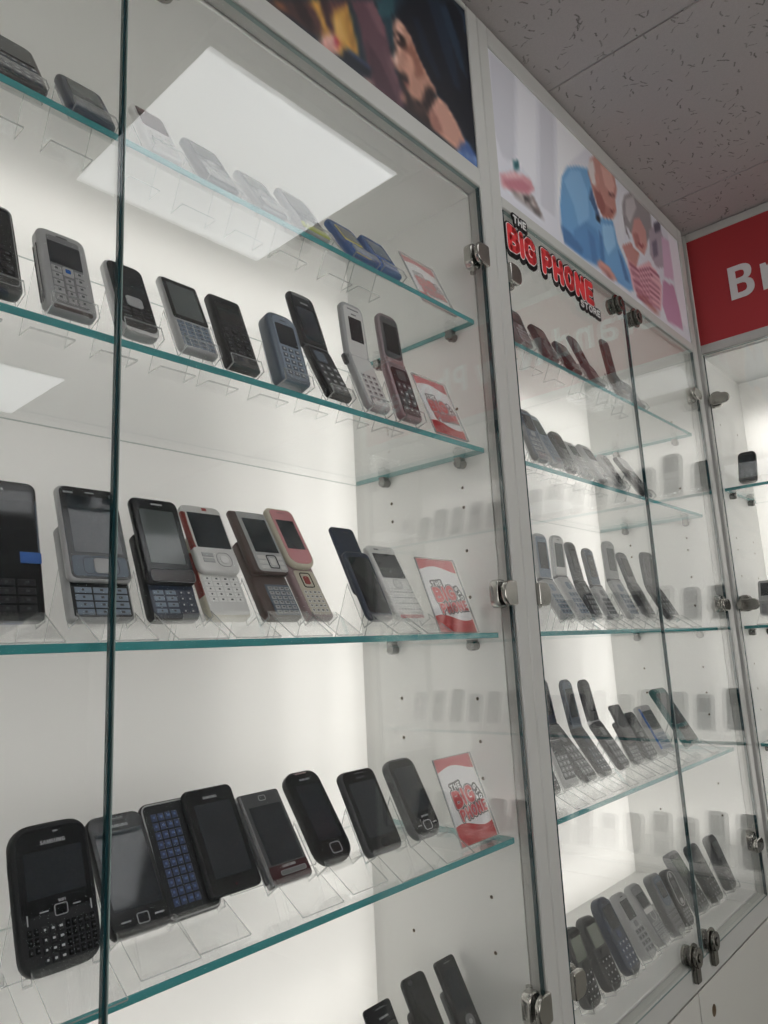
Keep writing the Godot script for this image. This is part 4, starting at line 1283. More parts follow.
	phone("1C", "open slider phone with silver square key", -0.247, -0.066, 0.0285, 21.5, 0.069, 0.109, [6, 6, 0.0, "lgrey", 13], [["s", "key_plate", -0.44, 0.03, 0.46, 0.40, -0.2, 0.4, "mblk", 3.0], ["k", "keypad", -0.40, 0.04, 0.44, 0.34, 3, 4, 0.8, 0.1, 1.0, "slatelt", "inkdk"], ["p", "slide", -0.5, 0.365, 0.5, 1.41, 0.4, 8.4, "silver", 9.0, 7.0], ["s", "face_plate", -0.455, 0.385, 0.475, 1.395, 8.0, 8.9, "blk", 8.0, 6.0], ["s", "screen", -0.36, 0.66, 0.40, 1.30, 8.6, 9.2, "scr", 1.0], ["s", "key_band", -0.42, 0.41, 0.44, 0.625, 8.6, 9.2, "slate", 4.0], ["r", "key_ring", -0.26, 0.43, 0.30, 0.61, 5.0, 0.5, 9.5, "blk"], ["s", "navigation_key", -0.10, 0.44, 0.18, 0.60, 9.0, 10.4, "lgrey", 4.0], ["s", "speaker_slot", -0.05, 1.335, 0.10, 1.35, 8.7, 9.3, "lgrey", 0.8], ["t", "NOKIA", -0.32, 1.325, 2.4, 9.0, "ink"], ["s", "camera", 0.33, 1.30, 0.42, 1.35, 8.7, 9.3, "dgrey", 2.0]])
	phone("1C", "open glossy black slider with navy keypad", -0.163, -0.066, 0.0285, 23.9, 0.062, 0.11, [5, 9, 0.0, "mblk", 13], [["s", "key_plate", -0.44, 0.02, 0.47, 0.40, -0.2, 0.5, "navy", 3.0, 8.0], ["k", "keypad", -0.40, 0.06, 0.10, 0.34, 2, 4, 2.0, 0.3, 1.2, "slatelt", "inkdk"], ["k", "keypad", 0.12, 0.06, 0.42, 0.34, 2, 4, 2.0, 0.3, 1.0, "navy", "ink"], ["p", "slide", -0.5, 0.37, 0.5, 1.41, 0.4, 8.4, "blk", 9.0, 8.0], ["s", "screen", -0.36, 0.60, 0.36, 1.26, 8.2, 8.8, "scrlt", 1.0], ["s", "chin_bar", -0.42, 0.385, 0.46, 0.53, 8.0, 9.6, "brownblk", 5.0], ["r", "chin_line", -0.43, 0.38, 0.47, 0.535, 5.0, 0.6, 9.8, "grey"], ["s", "speaker_slot", -0.08, 1.325, 0.16, 1.345, 8.2, 8.8, "lgrey", 0.8]])
	phone("1C", "open white slider with rust red sides", -0.094, -0.062, 0.031, 28.2, 0.0595, 0.113, [5, 7, 0.0, "cream", 13], [["s", "side_strip", -0.507, 0.26, -0.44, 0.80, -11.0, 0.3, "rust", 1.0], ["s", "key_plate", -0.46, 0.03, 0.48, 0.52, -0.2, 0.6, "pearl", 3.0, 6.0], ["k", "keypad", -0.40, 0.18, 0.44, 0.50, 4, 5, 0.7, 0.2, 1.1, "white", "inkdk"], ["p", "slide", -0.5, 0.50, 0.5, 1.40, 0.4, 9.0, "pearl", 9.0, 10.0], ["s", "side_strip", -0.506, 0.80, -0.40, 1.30, 1.5, 9.3, "rust", 1.0], ["s", "screen", -0.38, 0.82, 0.44, 1.29, 8.9, 9.6, "scr", 1.0], ["r", "key_ring", -0.02, 0.58, 0.34, 0.76, 8.0, 0.6, 9.6, "grey"], ["s", "navigation_key", 0.06, 0.62, 0.26, 0.72, 8.9, 10.2, "white", 5.0], ["k", "soft_key", -0.36, 0.62, -0.06, 0.76, 1, 2, 1.2, 8.9, 9.7, "lgrey"], ["s", "orange_mark", 0.02, 1.33, 0.14, 1.37, 8.9, 9.3, "rust", 1.0]])
	phone("1C", "open silver and dark brown slider", -0.013, -0.062, 0.031, 31.1, 0.059, 0.12, [4, 5, 0.0, "brown", 13], [["s", "key_plate", -0.22, 0.03, 0.46, 0.42, -0.2, 0.6, "slate", 2.0], ["k", "keypad", -0.18, 0.04, 0.44, 0.40, 4, 6, 0.8, 0.2, 1.1, "lgrey", "inkdk"], ["p", "slide", -0.5, 0.52, 0.5, 1.385, 0.4, 9.0, "brown", 4.0, 4.0], ["s", "face_plate", -0.32, 0.54, 0.5, 1.375, 8.6, 9.5, "silver", 4.0, 6.0], ["s", "screen", -0.22, 0.80, 0.44, 1.28, 9.2, 9.9, "scr", 1.0], ["k", "soft_key", -0.26, 0.56, 0.00, 0.76, 1, 3, 0.8, 9.2, 10.0, "pearl"], ["r", "key_ring", 0.00, 0.58, 0.28, 0.76, 3.0, 1.2, 10.1, "blk"], ["s", "navigation_key", 0.06, 0.62, 0.22, 0.72, 9.2, 10.3, "pearl", 2.0], ["k", "soft_key", 0.28, 0.56, 0.46, 0.76, 1, 3, 0.8, 9.2, 10.0, "pearl"]])
	phone("1C", "open pink and cream swivel phone", 0.049, -0.062, 0.031, 30.9, 0.0460, 0.0950, [4, 5, 0.0, "mauve", 12], [["s", "key_plate", -0.34, 0.05, 0.42, 0.80, -0.2, 0.6, "cream", 4.0], ["k", "keypad", -0.30, 0.08, 0.38, 0.46, 4, 5, 0.8, 0.2, 1.0, "pearl", "inkdk"], ["r", "key_ring", -0.18, 0.50, 0.24, 0.76, 4.0, 1.4, 1.3, "blk"], ["s", "navigation_key", -0.08, 0.56, 0.14, 0.70, 0.3, 1.4, "rust", 3.0], ["p", "slide", -0.56, 0.80, 0.52, 1.90, 0.4, 9.0, "cream", 10.0, 18.0], ["s", "face_plate", -0.44, 0.86, 0.46, 1.86, 8.6, 9.6, "pink", 8.0, 15.0], ["s", "screen", -0.34, 1.12, 0.34, 1.66, 9.3, 10.0, "scr", 1.0], ["s", "speaker_slot", -0.14, 1.80, 0.12, 1.81, 9.4, 9.9, "mauve", 0.8]])
	phone("1C", "black phone pushed open by a narrower slide", 0.1705, -0.066, 0.0285, 25.4, 0.054, 0.115, [9, 11, 0.02, "navy", 8, 15.4], [["s", "slide", -0.46, 0.40, 0.48, 1.44, -15.0, -8.2, "navy", 8.0], ["s", "speaker_slot", 0.02, 1.35, 0.22, 1.37, -8.3, -7.8, "dgrey", 0.8], ["s", "screen", -0.40, 0.10, 0.42, 0.92, -0.1, 0.4, "scrdk", 6.0]])
	phone("1C", "white phone with full letter keyboard", 0.2345, -0.062, 0.03, 27.8, 0.063, 0.133, [7, 13, 0.02, "pearl", 12], [["s", "screen", -0.42, 0.54, 0.42, 0.88, -0.1, 0.6, "scr", 1.0], ["k", "soft_key", -0.40, 0.40, -0.16, 0.51, 2, 2, 0.8, 0.0, 0.9, "white"], ["k", "soft_key", 0.16, 0.40, 0.42, 0.51, 2, 2, 0.8, 0.0, 0.9, "white"], ["r", "key_ring", -0.14, 0.40, 0.14, 0.52, 6.0, 0.5, 0.6, "grey"], ["k", "keypad", -0.43, 0.08, 0.43, 0.38, 8, 4, 0.9, 0.0, 1.0, "white", "inkdk"], ["t", "NOKIA", -0.2, 0.94, 2.4, 0.1, "inkdk"], ["s", "foot", -0.42, 0.005, 0.42, 0.05, -1.0, 0.5, "red", 6.0]])
	# ---- large cabinet, fourth shelf
	phone("1D", "dark phone with pale keys", -0.365, -0.060, 0.028, 27.0, 0.0560, 0.1180, [10, 13, 0.02, "blk", 14], [["s", "screen", -0.38, 0.50, 0.38, 0.90, -0.1, 0.5, "scr", 1.5], ["k", "keypad", -0.42, 0.06, 0.46, 0.40, 3, 4, 1.4, 0.0, 1.1, "slatelt", "inkdk"]])
	phone("1D", "matt black phone with full letter keyboard", -0.2885, -0.04, 0.029, 21, 0.0705, 0.1215, [16, 15, 0.03, "mblk", 13], [["s", "face_plate", -0.45, 0.38, 0.45, 0.965, -0.3, 0.4, "blk", 12.0, 4.0], ["s", "screen", -0.37, 0.49, 0.38, 0.81, 0.2, 0.7, "scr", 1.0], ["t", "SAMSUNG", 0.02, 0.865, 3.4, 0.4, "ink"], ["s", "speaker_slot", 0.03, 0.93, 0.10, 0.94, 0.2, 0.7, "lgrey", 0.8], ["t", "WiFi", 0.05, 0.445, 2.2, 0.4, "ink"], ["r", "key_ring", -0.06, 0.345, 0.11, 0.425, 2.0, 0.7, 1.2, "lgrey"], ["s", "navigation_key", -0.04, 0.355, 0.09, 0.415, 0.2, 1.0, "blk", 1.5], ["s", "soft_key", -0.24, 0.392, -0.13, 0.40, 0.2, 0.8, "ink", 0.4], ["s", "soft_key", 0.18, 0.392, 0.28, 0.40, 0.2, 0.8, "ink", 0.4], ["s", "call_key", -0.40, 0.33, -0.385, 0.40, 0.2, 0.8, "ink", 0.4], ["s", "call_key", 0.405, 0.33, 0.42, 0.40, 0.2, 0.8, "ink", 0.4], ["k", "keypad", -0.42, 0.13, -0.26, 0.31, 2, 3, 1.6, 0.0, 1.5, "blk", "inkdk"], ["k", "keypad", -0.25, 0.05, 0.04, 0.31, 3, 4, 1.5, 0.0, 1.6, "mblk", "ink"], ["k", "keypad", 0.05, 0.06, 0.45, 0.31, 5, 4, 1.6, 0.0, 1.5, "blk", "inkdk"], ["s", "side_button", -0.525, 0.66, -0.495, 0.79, -9.0, -5.0, "mblk", 1.0]])
	phone("1D", "black touch phone with a bright screen", -0.1995, -0.063, 0.028, 35.5, 0.0632, 0.1235, [12, 9, 0.0, "mblk", 12], [["s", "face_plate", -0.48, 0.02, 0.48, 0.985, -0.4, 0.3, "blk", 11.0, 8.0], ["s", "screen", -0.41, 0.19, 0.41, 0.845, 0.1, 0.5, "scr", 0.5], ["t", "SAMSUNG", 0.03, 0.885, 3.0, 0.3, "ink"], ["r", "speaker_ring", -0.12, 0.935, 0.20, 0.97, 2.0, 0.6, 0.6, "dgrey"], ["s", "speaker_slot", -0.05, 0.945, 0.14, 0.96, 0.1, 0.6, "grey", 0.8], ["r", "key_ring", -0.08, 0.06, 0.12, 0.145, 2.0, 0.8, 1.0, "lgrey"], ["s", "navigation_key", -0.05, 0.075, 0.09, 0.13, 0.1, 0.8, "blk", 1.5], ["s", "call_key", -0.34, 0.10, -0.18, 0.112, 0.1, 0.6, "ink", 0.5], ["s", "call_key", 0.22, 0.10, 0.38, 0.112, 0.1, 0.6, "ink", 0.5]], [], -1.6)
	phone("1D", "black side slider with blue letter keyboard", -0.136, -0.07, 0.024, 30.7, 0.0655, 0.125, [9, 8, 0.0, "mblk", 8], [["r", "chrome_rim", -0.49, 0.01, 0.49, 0.985, 8.0, 1.6, 0.6, "lgrey"], ["s", "key_plate", -0.46, 0.025, 0.46, 0.97, -0.2, 0.4, "mblk", 6.0], ["k", "keypad", -0.36, 0.10, 0.16, 0.90, 4, 10, 1.3, 0.2, 1.3, "navykey", "inkblue"], ["p", "slide", 0.25, 0.058, 1.28, 1.015, 0.8, 9.5, "mblk", 8.0, 6.0], ["s", "face_plate", 0.285, 0.072, 1.255, 1.0, 9.2, 9.8, "blk", 7.0, 5.0], ["s", "screen", 0.40, 0.20, 1.15, 0.86, 9.6, 10.0, "scr", 0.6], ["t", "SAMSUNG", 0.76, 0.915, 2.8, 9.8, "ink"], ["s", "home_mark", 0.74, 0.11, 0.78, 0.13, 9.7, 10.0, "wine", 1.0]])
	phone("1D", "dark bronze phone with rectangular key bar", -0.012, -0.06, 0.028, 35.4, 0.063, 0.114, [4, 4, 0.0, "steel", 12], [["s", "face_plate", -0.44, 0.02, 0.475, 0.985, -0.3, 0.5, "dgrey", 3.0], ["s", "screen", -0.36, 0.20, 0.41, 0.83, 0.3, 0.8, "scr", 0.6], ["s", "chin", -0.44, 0.015, 0.475, 0.19, 0.2, 0.7, "wine", 3.0], ["r", "head_mark", -0.05, 0.885, 0.12, 0.945, 2.0, 0.7, 0.9, "ink"], ["t", "SAMSUNG", 0.02, 0.165, 3.0, 0.8, "ink"], ["s", "key_bar", -0.22, 0.075, 0.38, 0.125, 0.5, 1.6, "grey", 2.0], ["r", "key_bar_rim", -0.22, 0.075, 0.38, 0.125, 2.0, 0.5, 1.8, "lgrey"], ["s", "side_strip", -0.512, 0.05, -0.49, 0.93, -9.0, -2.0, "dgrey", 0.5]])
	phone("1D", "black pebble-shaped phone with waisted sides", 0.073, -0.068, 0.028, 36, 0.0595, 0.129, [18, 24, -0.02, "blk", 14], [["s", "rim", -0.47, 0.02, 0.47, 0.98, -2.5, 0.1, "blk", 16.0, 22.0], ["s", "screen", -0.31, 0.24, 0.33, 0.83, -0.1, 0.4, "scr", 1.0], ["t", "SAMSUNG", 0.03, 0.89, 2.6, 0.0, "ink"], ["s", "speaker_slot", -0.18, 0.955, 0.16, 0.968, -0.2, 0.4, "mauve", 0.8], ["r", "key_ring", -0.12, 0.09, 0.18, 0.20, 4.0, 0.9, 0.6, "ink"]])
	phone("1D", "black phone with round button and grey sides", 0.139, -0.048, 0.028, 28.3, 0.0655, 0.112, [10, 9, 0.0, "dgrey", 13], [["s", "face_plate", -0.47, 0.02, 0.47, 0.985, -2.2, 0.6, "blk", 10.0, 8.0], ["s", "screen", -0.37, 0.19, 0.38, 0.84, 0.4, 0.9, "scr", 0.6], ["t", "SAMSUNG", 0.02, 0.895, 2.4, 0.6, "inkdk"], ["s", "navigation_key", -0.12, 0.055, 0.14, 0.16, 0.4, 1.2, "mblk", 9.0], ["s", "speaker_slot", -0.12, 0.945, 0.16, 0.957, 0.4, 0.9, "dgrey", 0.8]])
	phone("1D", "narrow rounded black phone with outlined key", 0.231, -0.05, 0.028, 28.5, 0.06, 0.114, [14, 18, 0.02, "dgrey", 14], [["s", "face_plate", -0.45, 0.02, 0.46, 0.98, -2.2, 0.6, "blk", 12.0, 17.0], ["s", "screen", -0.34, 0.30, 0.36, 0.88, 0.4, 0.9, "scr", 0.8], ["t", "SAMSUNG", 0.06, 0.245, 2.0, 0.6, "ink"], ["r", "key_ring", -0.10, 0.075, 0.18, 0.19, 4.0, 0.9, 1.2, "ink"], ["s", "call_key", -0.30, 0.14, -0.16, 0.15, 0.4, 0.9, "ink", 0.4], ["s", "call_key", 0.24, 0.14, 0.36, 0.15, 0.4, 0.9, "ink", 0.4]])
	# ---- large cabinet, floor
	phone("1F", "black phone only its top in view", 0.090, -0.060, 0.024, 28.0, 0.0520, 0.1260, [8, 8, 0.0, "mblk", 14], bar_rows("scrdk", "mblk", "inkdk"))
	phone("1F", "black slider with notched corner", 0.179, -0.060, 0.024, 28.6, 0.0500, 0.1040, [6, 6, 0.0, "mblk", 9], [["k", "keypad", -0.40, 0.06, 0.40, 0.32, 3, 4, 1.2, -0.1, 0.9, "dgrey", "ink"], ["p", "slide", -0.5, 0.36, 0.52, 1.32, 0.2, 7.5, "mblk", 5.0], ["s", "screen", -0.22, 0.55, 0.44, 1.08, 7.4, 7.9, "scrdk", 1.0], ["t", "SAMSUNG", 0.08, 1.155, 2.6, 7.7, "ink"], ["s", "speaker_slot", -0.12, 1.255, 0.24, 1.27, 7.4, 7.9, "grey", 0.8]])
	phone("1F", "tall black slider with dark screen", 0.260, -0.060, 0.024, 28.6, 0.0500, 0.1080, [9, 6, 0.0, "mblk", 10], [["k", "keypad", -0.40, 0.06, 0.40, 0.32, 3, 4, 1.2, -0.1, 0.9, "dgrey", "ink"], ["p", "slide", -0.5, 0.36, 0.5, 1.36, 0.2, 8.0, "blk", 9.0], ["s", "screen", -0.30, 0.60, 0.40, 1.20, 7.9, 8.4, "scrdk", 1.0], ["s", "camera", -0.30, 1.26, -0.12, 1.32, 7.9, 8.4, "dgrey", 3.0], ["s", "call_key", 0.14, 0.50, 0.34, 0.53, 7.9, 8.6, "ink", 0.5]])
	phone("1F", "tall grey-black slider with round chrome keys", 0.334, -0.060, 0.024, 28.6, 0.0460, 0.1080, [6, 6, 0.0, "dgrey", 10], [["k", "keypad", -0.40, 0.06, 0.40, 0.32, 3, 4, 1.2, -0.1, 0.9, "dgrey", "ink"], ["p", "slide", -0.5, 0.36, 0.5, 1.35, 0.2, 8.0, "mblk", 6.0], ["s", "screen", -0.34, 0.70, 0.36, 1.20, 7.9, 8.4, "scr", 1.0], ["s", "navigation_key", -0.18, 0.46, 0.22, 0.64, 7.9, 9.2, "grey", 8.0], ["s", "select_key", -0.06, 0.52, 0.10, 0.58, 9.0, 9.8, "silver", 3.0], ["s", "speaker_slot", -0.14, 1.28, 0.18, 1.295, 7.9, 8.4, "grey", 0.8]])
	# ---- corner cabinet, top shelf
	phone("2A", "dull grey phone next to the post", 0.550, -0.006, 0.0145, 18.0, 0.0520, 0.0880, [9, 9, 0.02, "grey", 11], bar_rows("scr", "lgrey", "inkdk", "dgrey"))
	phone("2A", "dark grey phone with black face", 0.652, -0.006, 0.0145, 22.0, 0.0540, 0.0900, [9, 9, 0.02, "dgrey", 11], bar_rows("scrdk", "grey", "ink", "mblk"))
	phone("2A", "black phone with dark keys", 0.752, -0.006, 0.0145, 25.0, 0.0520, 0.0860, [9, 9, 0.02, "mblk", 11], bar_rows("scrdk", "dgrey", "ink", "brownblk"))
	phone("2A", "open dark grey clamshell leaning back", 0.866, -0.008, 0.0145, 26.0, 0.0500, 0.0640, [7, 7, 0.0, "dgrey", 11], flip_rows("grey", "ink", "mblk"), [20.6, 0.0420, 0.0826, 9, 4, "dgrey", 8, "mblk", lid_rows("scr", "dgrey")])
	phone("2A", "open dark brown clamshell phone", 0.982, -0.006, 0.0145, 18.0, 0.0500, 0.0640, [7, 7, 0.0, "brown", 11], flip_rows("dgrey", "ink", "mblk"), [8.0, 0.0430, 0.0920, 9, 4, "brown", 8, "mblk", lid_rows("scrdk", "dgrey")])
	phone("2A", "plain grey phone beyond the clamshells", 1.085, -0.006, 0.0145, 28.0, 0.0500, 0.0850, [9, 9, 0.02, "grey", 11], bar_rows("scr", "lgrey", "inkdk", "dgrey"))
	# ---- corner cabinet, second shelf
	phone("2B", "large grey phone next to the post", 0.553, 0.002, 0.0145, 17.0, 0.0500, 0.1120, [10, 9, 0.02, "grey", 11], bar_rows("scr", "lgrey", "inkdk", "slate"))
	phone("2B", "tall pale grey phone with slate face", 0.613, 0.004, 0.0145, 24.6, 0.0440, 0.1250, [9, 8, 0.02, "lgrey", 11], bar_rows("scrlt", "slate", "ink", "slatelt"))
	phone("2B", "small dark grey phone", 0.683, -0.003, 0.0145, 21.0, 0.0420, 0.0960, [10, 9, 0.02, "dgrey", 11], bar_rows("scr", "grey", "ink"))
	phone("2B", "silver phone lying steeply back", 0.752, -0.003, 0.0145, 27.0, 0.0460, 0.0930, [9, 9, 0.02, "silver", 11], bar_rows("scrlt", "lgrey", "inkdk"))
	phone("2B", "broad light grey phone", 0.840, -0.004, 0.0145, 28.6, 0.0540, 0.1080, [9, 9, 0.02, "lgrey", 11], bar_rows("scr", "pearl", "inkdk", "lgrey"))
	phone("2B", "short grey phone with black screen", 0.908, -0.003, 0.0145, 26.0, 0.0450, 0.0910, [9, 9, 0.02, "lgrey", 11], bar_rows("scrdk", "mblk", "ink"))
	phone("2B", "black phone with pale head", 1.052, -0.004, 0.0145, 30.6, 0.0560, 0.1220, [10, 10, 0.02, "mblk", 11], [["s", "head_plate", -0.46, 0.64, 0.46, 0.97, -0.4, 0.8, "lgrey", 9.0], ["s", "screen", -0.34, 0.42, 0.34, 0.62, -0.1, 0.7, "scrdk", 1.5], ["k", "keypad", -0.4, 0.06, 0.4, 0.38, 3, 4, 1.6, 0.0, 1.2, "dgrey", "ink"]])
	# ---- corner cabinet, third shelf: clamshells standing open
	phone("2C", "open silver clamshell next to the post", 0.728, -0.066, 0.032, 28.5, 0.0520, 0.0930, [8, 8, 0.02, "lgrey", 12], flip_rows("slatelt", "inkdk", "lgrey"), [3.3, 0.0500, 0.0955, 14, 6, "lgrey", 9, "dgrey", lid_rows("scr", "slatelt")])
	phone("2C", "open pale silver clamshell with framed screen", 0.803, -0.066, 0.032, 28.5, 0.0510, 0.1030, [8, 8, 0.02, "silver", 12], flip_rows("slatelt", "inkdk", "silver"), [0.9, 0.0520, 0.0890, 15, 6, "silver", 9, "dgrey", lid_rows("scrlt", "pearl")])
	phone("2C", "open dark grey clamshell", 0.857, -0.066, 0.032, 22.5, 0.0430, 0.0870, [8, 8, 0.02, "dgrey", 12], flip_rows("grey", "ink", "mblk"), [10.6, 0.0400, 0.0905, 12, 5, "grey", 9, "mblk", lid_rows("scr", "dgrey")])
	phone("2C", "open narrow grey clamshell", 0.935, -0.066, 0.032, 25.0, 0.0500, 0.0810, [8, 8, 0.02, "lgrey", 12], flip_rows("grey", "inkdk", "silver"), [9.4, 0.0460, 0.0892, 16, 6, "grey", 9, "blk", lid_rows("scr", "slate")])
	phone("2C", "open rounded silver clamshell", 1.048, -0.066, 0.032, 24.5, 0.0600, 0.1020, [8, 8, 0.02, "lgrey", 12], flip_rows("slatelt", "inkdk", "silver"), [3.6, 0.0580, 0.0935, 18, 7, "lgrey", 9, "dgrey", lid_rows("scrlt", "lgrey")])
	phone("2C", "open graphite clamshell with dark keypad", 1.143, -0.066, 0.032, 23.5, 0.0540, 0.0930, [8, 8, 0.02, "dgrey", 12], flip_rows("mblk", "ink", "blk"), [16.0, 0.0500, 0.0850, 14, 6, "dgrey", 9, "blk", lid_rows("scrdk", "grey")])
	phone("2C", "open broad dark clamshell", 1.290, -0.066, 0.032, 29.0, 0.0760, 0.0990, [10, 10, 0.02, "mblk", 12], flip_rows("dgrey", "ink", "blk"), [4.3, 0.0780, 0.0900, 16, 6, "dgrey", 9, "blk", lid_rows("scr", "dgrey")])
	# ---- corner cabinet, fourth shelf
	phone("2D", "black phone half hidden by the post", 0.592, -0.055, 0.022, 24.0, 0.0500, 0.1050, [10, 10, 0.02, "mblk", 14], bar_rows("scrdk", "graphite", "ink"))
	phone("2D", "grey slider base with pale chin", 0.672, -0.062, 0.022, 22.0, 0.0500, 0.0880, [4, 8, 0.0, "lgrey", 11], [["s", "key_plate", -0.44, 0.16, 0.44, 0.98, -0.2, 0.5, "graphite", 3.0], ["k", "keypad", -0.40, 0.20, 0.40, 0.66, 3, 4, 1.0, 0.2, 1.0, "grey", "ink"], ["s", "screen", -0.36, 0.72, 0.36, 0.94, 0.2, 0.9, "scr", 1.0]])
	phone("2D", "open black clamshell by the post", 0.752, -0.064, 0.022, 38.0, 0.0520, 0.1240, [8, 9, 0.02, "graphite", 12], flip_rows("grey", "ink", "graphite"), [9.7, 0.0430, 0.0915, 8, 4, "blk", 9, "graphite", lid_rows("scrdk", "navy")])
	phone("2D", "open tall slate clamshell", 0.814, -0.060, 0.022, 33.8, 0.0460, 0.1025, [8, 10, 0.02, "graphite", 12], flip_rows("slatedk", "ink", "graphite"), [10.3, 0.0440, 0.1015, 15, 5, "slatedk", 9, "mblk", lid_rows("scr", "slate")])
	phone("2D", "open black clamshell with pale hinge", 0.908, -0.064, 0.022, 33.5, 0.0480, 0.1095, [8, 10, 0.02, "graphite", 12], flip_rows("grey", "ink", "mblk"), [11.4, 0.0440, 0.0900, 14, 5, "mblk", 9, "silver", lid_rows("scrdk", "graphite")])
	phone("2D", "slanted black slider with shiny head", 0.963, -0.058, 0.022, 24.4, 0.0500, 0.0950, [6, 8, 0.0, "graphite", 9], [["k", "keypad", -0.40, 0.08, 0.40, 0.40, 3, 4, 1.2, -0.1, 1.0, "grey", "ink"], ["p", "slide", -0.48, 0.45, 0.48, 1.37, 0.2, 8.0, "blk", 7.0], ["s", "screen", -0.34, 0.62, 0.36, 1.18, 7.9, 8.4, "scrdk", 1.0]])
	phone("2D", "plain graphite bar phone", 1.038, -0.058, 0.022, 26.5, 0.0540, 0.1100, [12, 12, 0.02, "graphite", 16], bar_rows("scr", "grey", "ink", "graphite"))
	phone("2D", "silver and blue phone with wide screen", 1.137, -0.062, 0.022, 27.0, 0.0720, 0.1180, [8, 8, 0.02, "lgrey", 13], [["s", "blue_stripe", -0.48, 0.10, -0.34, 0.94, -0.3, 0.9, "blue", 3.0], ["s", "screen", -0.30, 0.48, 0.40, 0.88, -0.1, 0.8, "scrlt", 2.0], ["k", "keypad", -0.30, 0.08, 0.42, 0.42, 4, 4, 1.4, 0.0, 1.2, "slatelt", "inkdk"]])
	phone("2D", "large dark teal phone leaning back", 1.300, -0.062, 0.022, 30.0, 0.0840, 0.1560, [12, 9, 0.0, "teal", 14], [["s", "screen", -0.40, 0.36, 0.40, 0.90, -0.1, 0.6, "scr", 2.0], ["s", "key_band", -0.42, 0.06, 0.42, 0.30, -0.1, 0.8, "blk", 3.0]])
	# ---- corner cabinet, floor: older bar phones
	phone("2F", "charcoal bar phone behind the hinge plate", 0.603, -0.020, 0.020, 17.0, 0.0470, 0.1180, [17, 15, 0.02, "graphite", 19], bar_rows("scrgn", "mblk", "ink", "mblk"))
	phone("2F", "charcoal bar phone with round keys", 0.684, -0.020, 0.020, 24.0, 0.0490, 0.1165, [19, 18, 0.03, "graphite", 20], bar_rows("scrgn", "mblk", "ink", "mblk"))
	phone("2F", "navy blue bar phone with round keys", 0.765, -0.020, 0.020, 27.0, 0.0500, 0.1290, [20, 18, 0.03, "navy", 20], bar_rows("scr", "navykey", "ink", "navy"))
	phone("2F", "light grey bar phone with faint keys", 0.848, -0.023, 0.020, 30.4, 0.0470, 0.1180, [17, 14, 0.03, "lgrey", 19], bar_rows("scr", "grey", "inkdk", "lgrey"))
	phone("2F", "silver bar phone with a pale key island", 0.926, -0.026, 0.020, 32.6, 0.0480, 0.1165, [16, 14, 0.02, "lgrey", 18], [["s", "face_plate", -0.44, 0.05, 0.44, 0.96, -0.3, 0.8, "grey", 8.0], ["s", "screen", -0.34, 0.60, 0.32, 0.82, 0.4, 1.0, "scr", 1.0], ["s", "pale_band", -0.40, 0.50, 0.38, 0.58, 0.4, 1.1, "pearl", 2.0], ["r", "key_ring", -0.12, 0.36, 0.28, 0.56, 8.0, 1.0, 1.6, "pearl"], ["k", "keypad", -0.38, 0.08, 0.38, 0.36, 3, 4, 1.6, 0.5, 1.6, "lgrey", "inkdk"]])
	phone("2F", "thick grey bar phone with blank face", 0.987, -0.018, 0.020, 25.4, 0.0450, 0.1165, [11, 11, 0.03, "grey", 21], [["s", "face_plate", -0.36, 0.46, 0.44, 0.95, -0.2, 0.9, "slate", 6.0, 14.0], ["s", "screen", -0.26, 0.60, 0.34, 0.86, 0.5, 1.1, "scr", 1.0], ["k", "keypad", -0.36, 0.08, 0.38, 0.42, 3, 4, 2.0, 0.0, 1.2, "grey", "inkdk"]])
	phone("2F", "grey bar phone with a white oval outline", 1.044, -0.020, 0.020, 22.0, 0.0430, 0.1090, [15, 14, 0.03, "graphite", 18], [["r", "oval_trim", -0.40, 0.34, 0.40, 0.97, 17.0, 1.2, 1.0, "white"], ["s", "screen", -0.28, 0.52, 0.28, 0.80, -0.1, 0.8, "scr", 1.0], ["s", "navigation_key", -0.16, 0.38, 0.16, 0.48, 0.0, 1.3, "silver", 5.0], ["s", "speaker_disc", -0.12, 0.85, 0.12, 0.94, -0.1, 0.9, "lgrey", 5.0], ["k", "keypad", -0.36, 0.06, 0.36, 0.30, 3, 4, 1.4, 0.0, 1.1, "grey", "ink"]])
	phone("2F", "greenish grey bar phone", 1.152, -0.028, 0.020, 30.0, 0.0580, 0.1270, [12, 10, 0.02, "grey", 18], bar_rows("scrgn", "graphite", "ink", "graphite"))
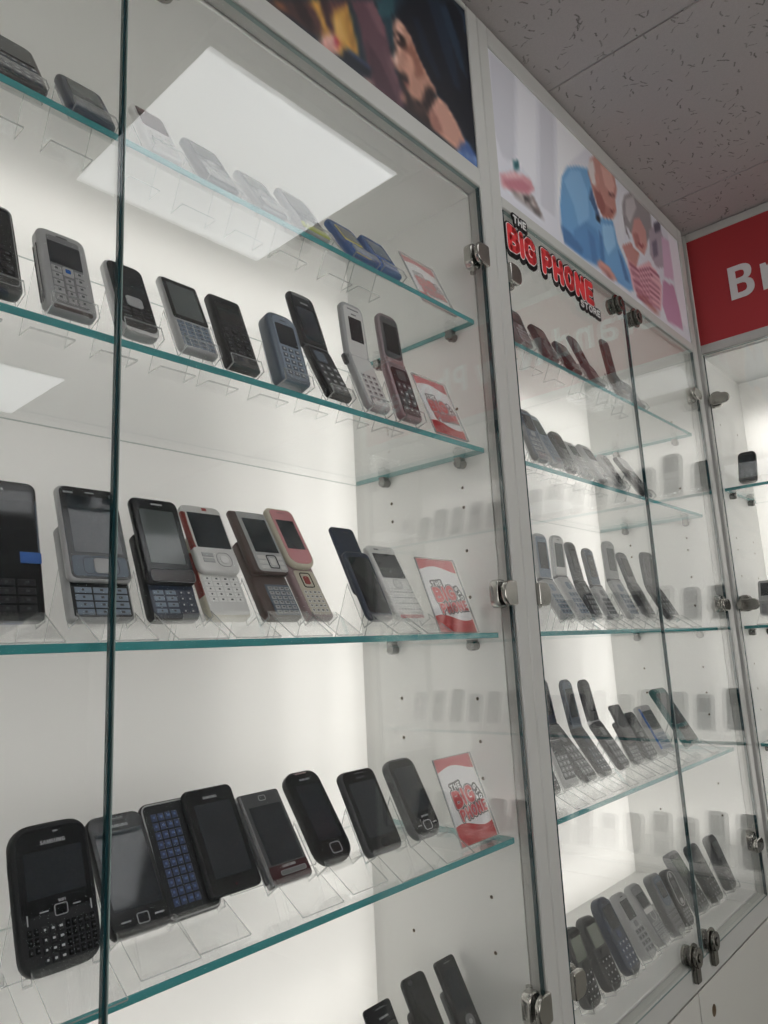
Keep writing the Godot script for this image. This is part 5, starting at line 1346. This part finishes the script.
	phone("2F", "dark rounded bar phone", 1.226, -0.020, 0.020, 24.4, 0.0560, 0.1240, [14, 14, 0.02, "graphite", 18], bar_rows("scr", "mblk", "ink", "mblk"))
	phone("2F", "black bar phone nearest the corner", 1.326, -0.020, 0.020, 20.0, 0.0520, 0.1200, [14, 14, 0.02, "mblk", 18], bar_rows("scrdk", "graphite", "ink"))
	red_cabinet_phones()


func red_cabinet_phones() -> void:
	var r := RandomNumberGenerator.new()
	r.seed = 77
	var tones := ["mblk", "lgrey", "grey", "dgrey", "silver", "navy", "slate"]
	var said := {"mblk": "black", "lgrey": "light grey", "grey": "grey", "dgrey": "dark grey", "silver": "silver", "navy": "navy", "slate": "slate"}
	for row in ["3B", "3C", "3D", "3F"]:
		for k in 15:
			var tone: String = tones[r.randi() % tones.size()]
			var h := r.randf_range(0.092, 0.118)
			var w := r.randf_range(0.044, 0.053)
			var style := r.randi() % 4
			if row == "3B" and k == 0:
				tone = "mblk"
				h = 0.094
				w = 0.046
			elif row == "3B" and k == 1:
				tone = "lgrey"
				h = 0.134
			elif row == "3F" and k < 2:
				tone = ["grey", "lgrey"][k]
				h = 0.132
			var x := 0.093 + k * 0.079 + r.randf_range(-0.004, 0.004)
			var dark: bool = tone in ["mblk", "dgrey", "navy", "slate"]
			var rad := r.randf_range(6.0, 15.0)
			var look := "bar phone"
			var rows := bar_rows("scr", "dgrey" if dark else "lgrey", "ink" if dark else "inkdk", "", r.randf_range(0.5, 0.64))
			if style == 3 or h > 0.13:
				look = "slider phone"
				rows = [["k", "keypad", -0.40, 0.05, 0.40, 0.34, 3, 4, 1.6, -0.1, 1.0, "grey", "ink"], ["p", "slide", -0.5, 0.38, 0.5, 1.0, 0.3, 7.0, tone, rad, 5.0], ["s", "screen", -0.36, 0.54, 0.36, 0.92, 6.9, 7.5, "scr", 1.0]]
			phone(row, "%s %s" % [said[tone], look], x, -0.022 if row[1] in ["B", "F"] else -0.045, 0.016 if row[1] in ["B", "F"] else 0.030, 17.0, w, h, [rad, rad, 0.02, tone, 15], rows)
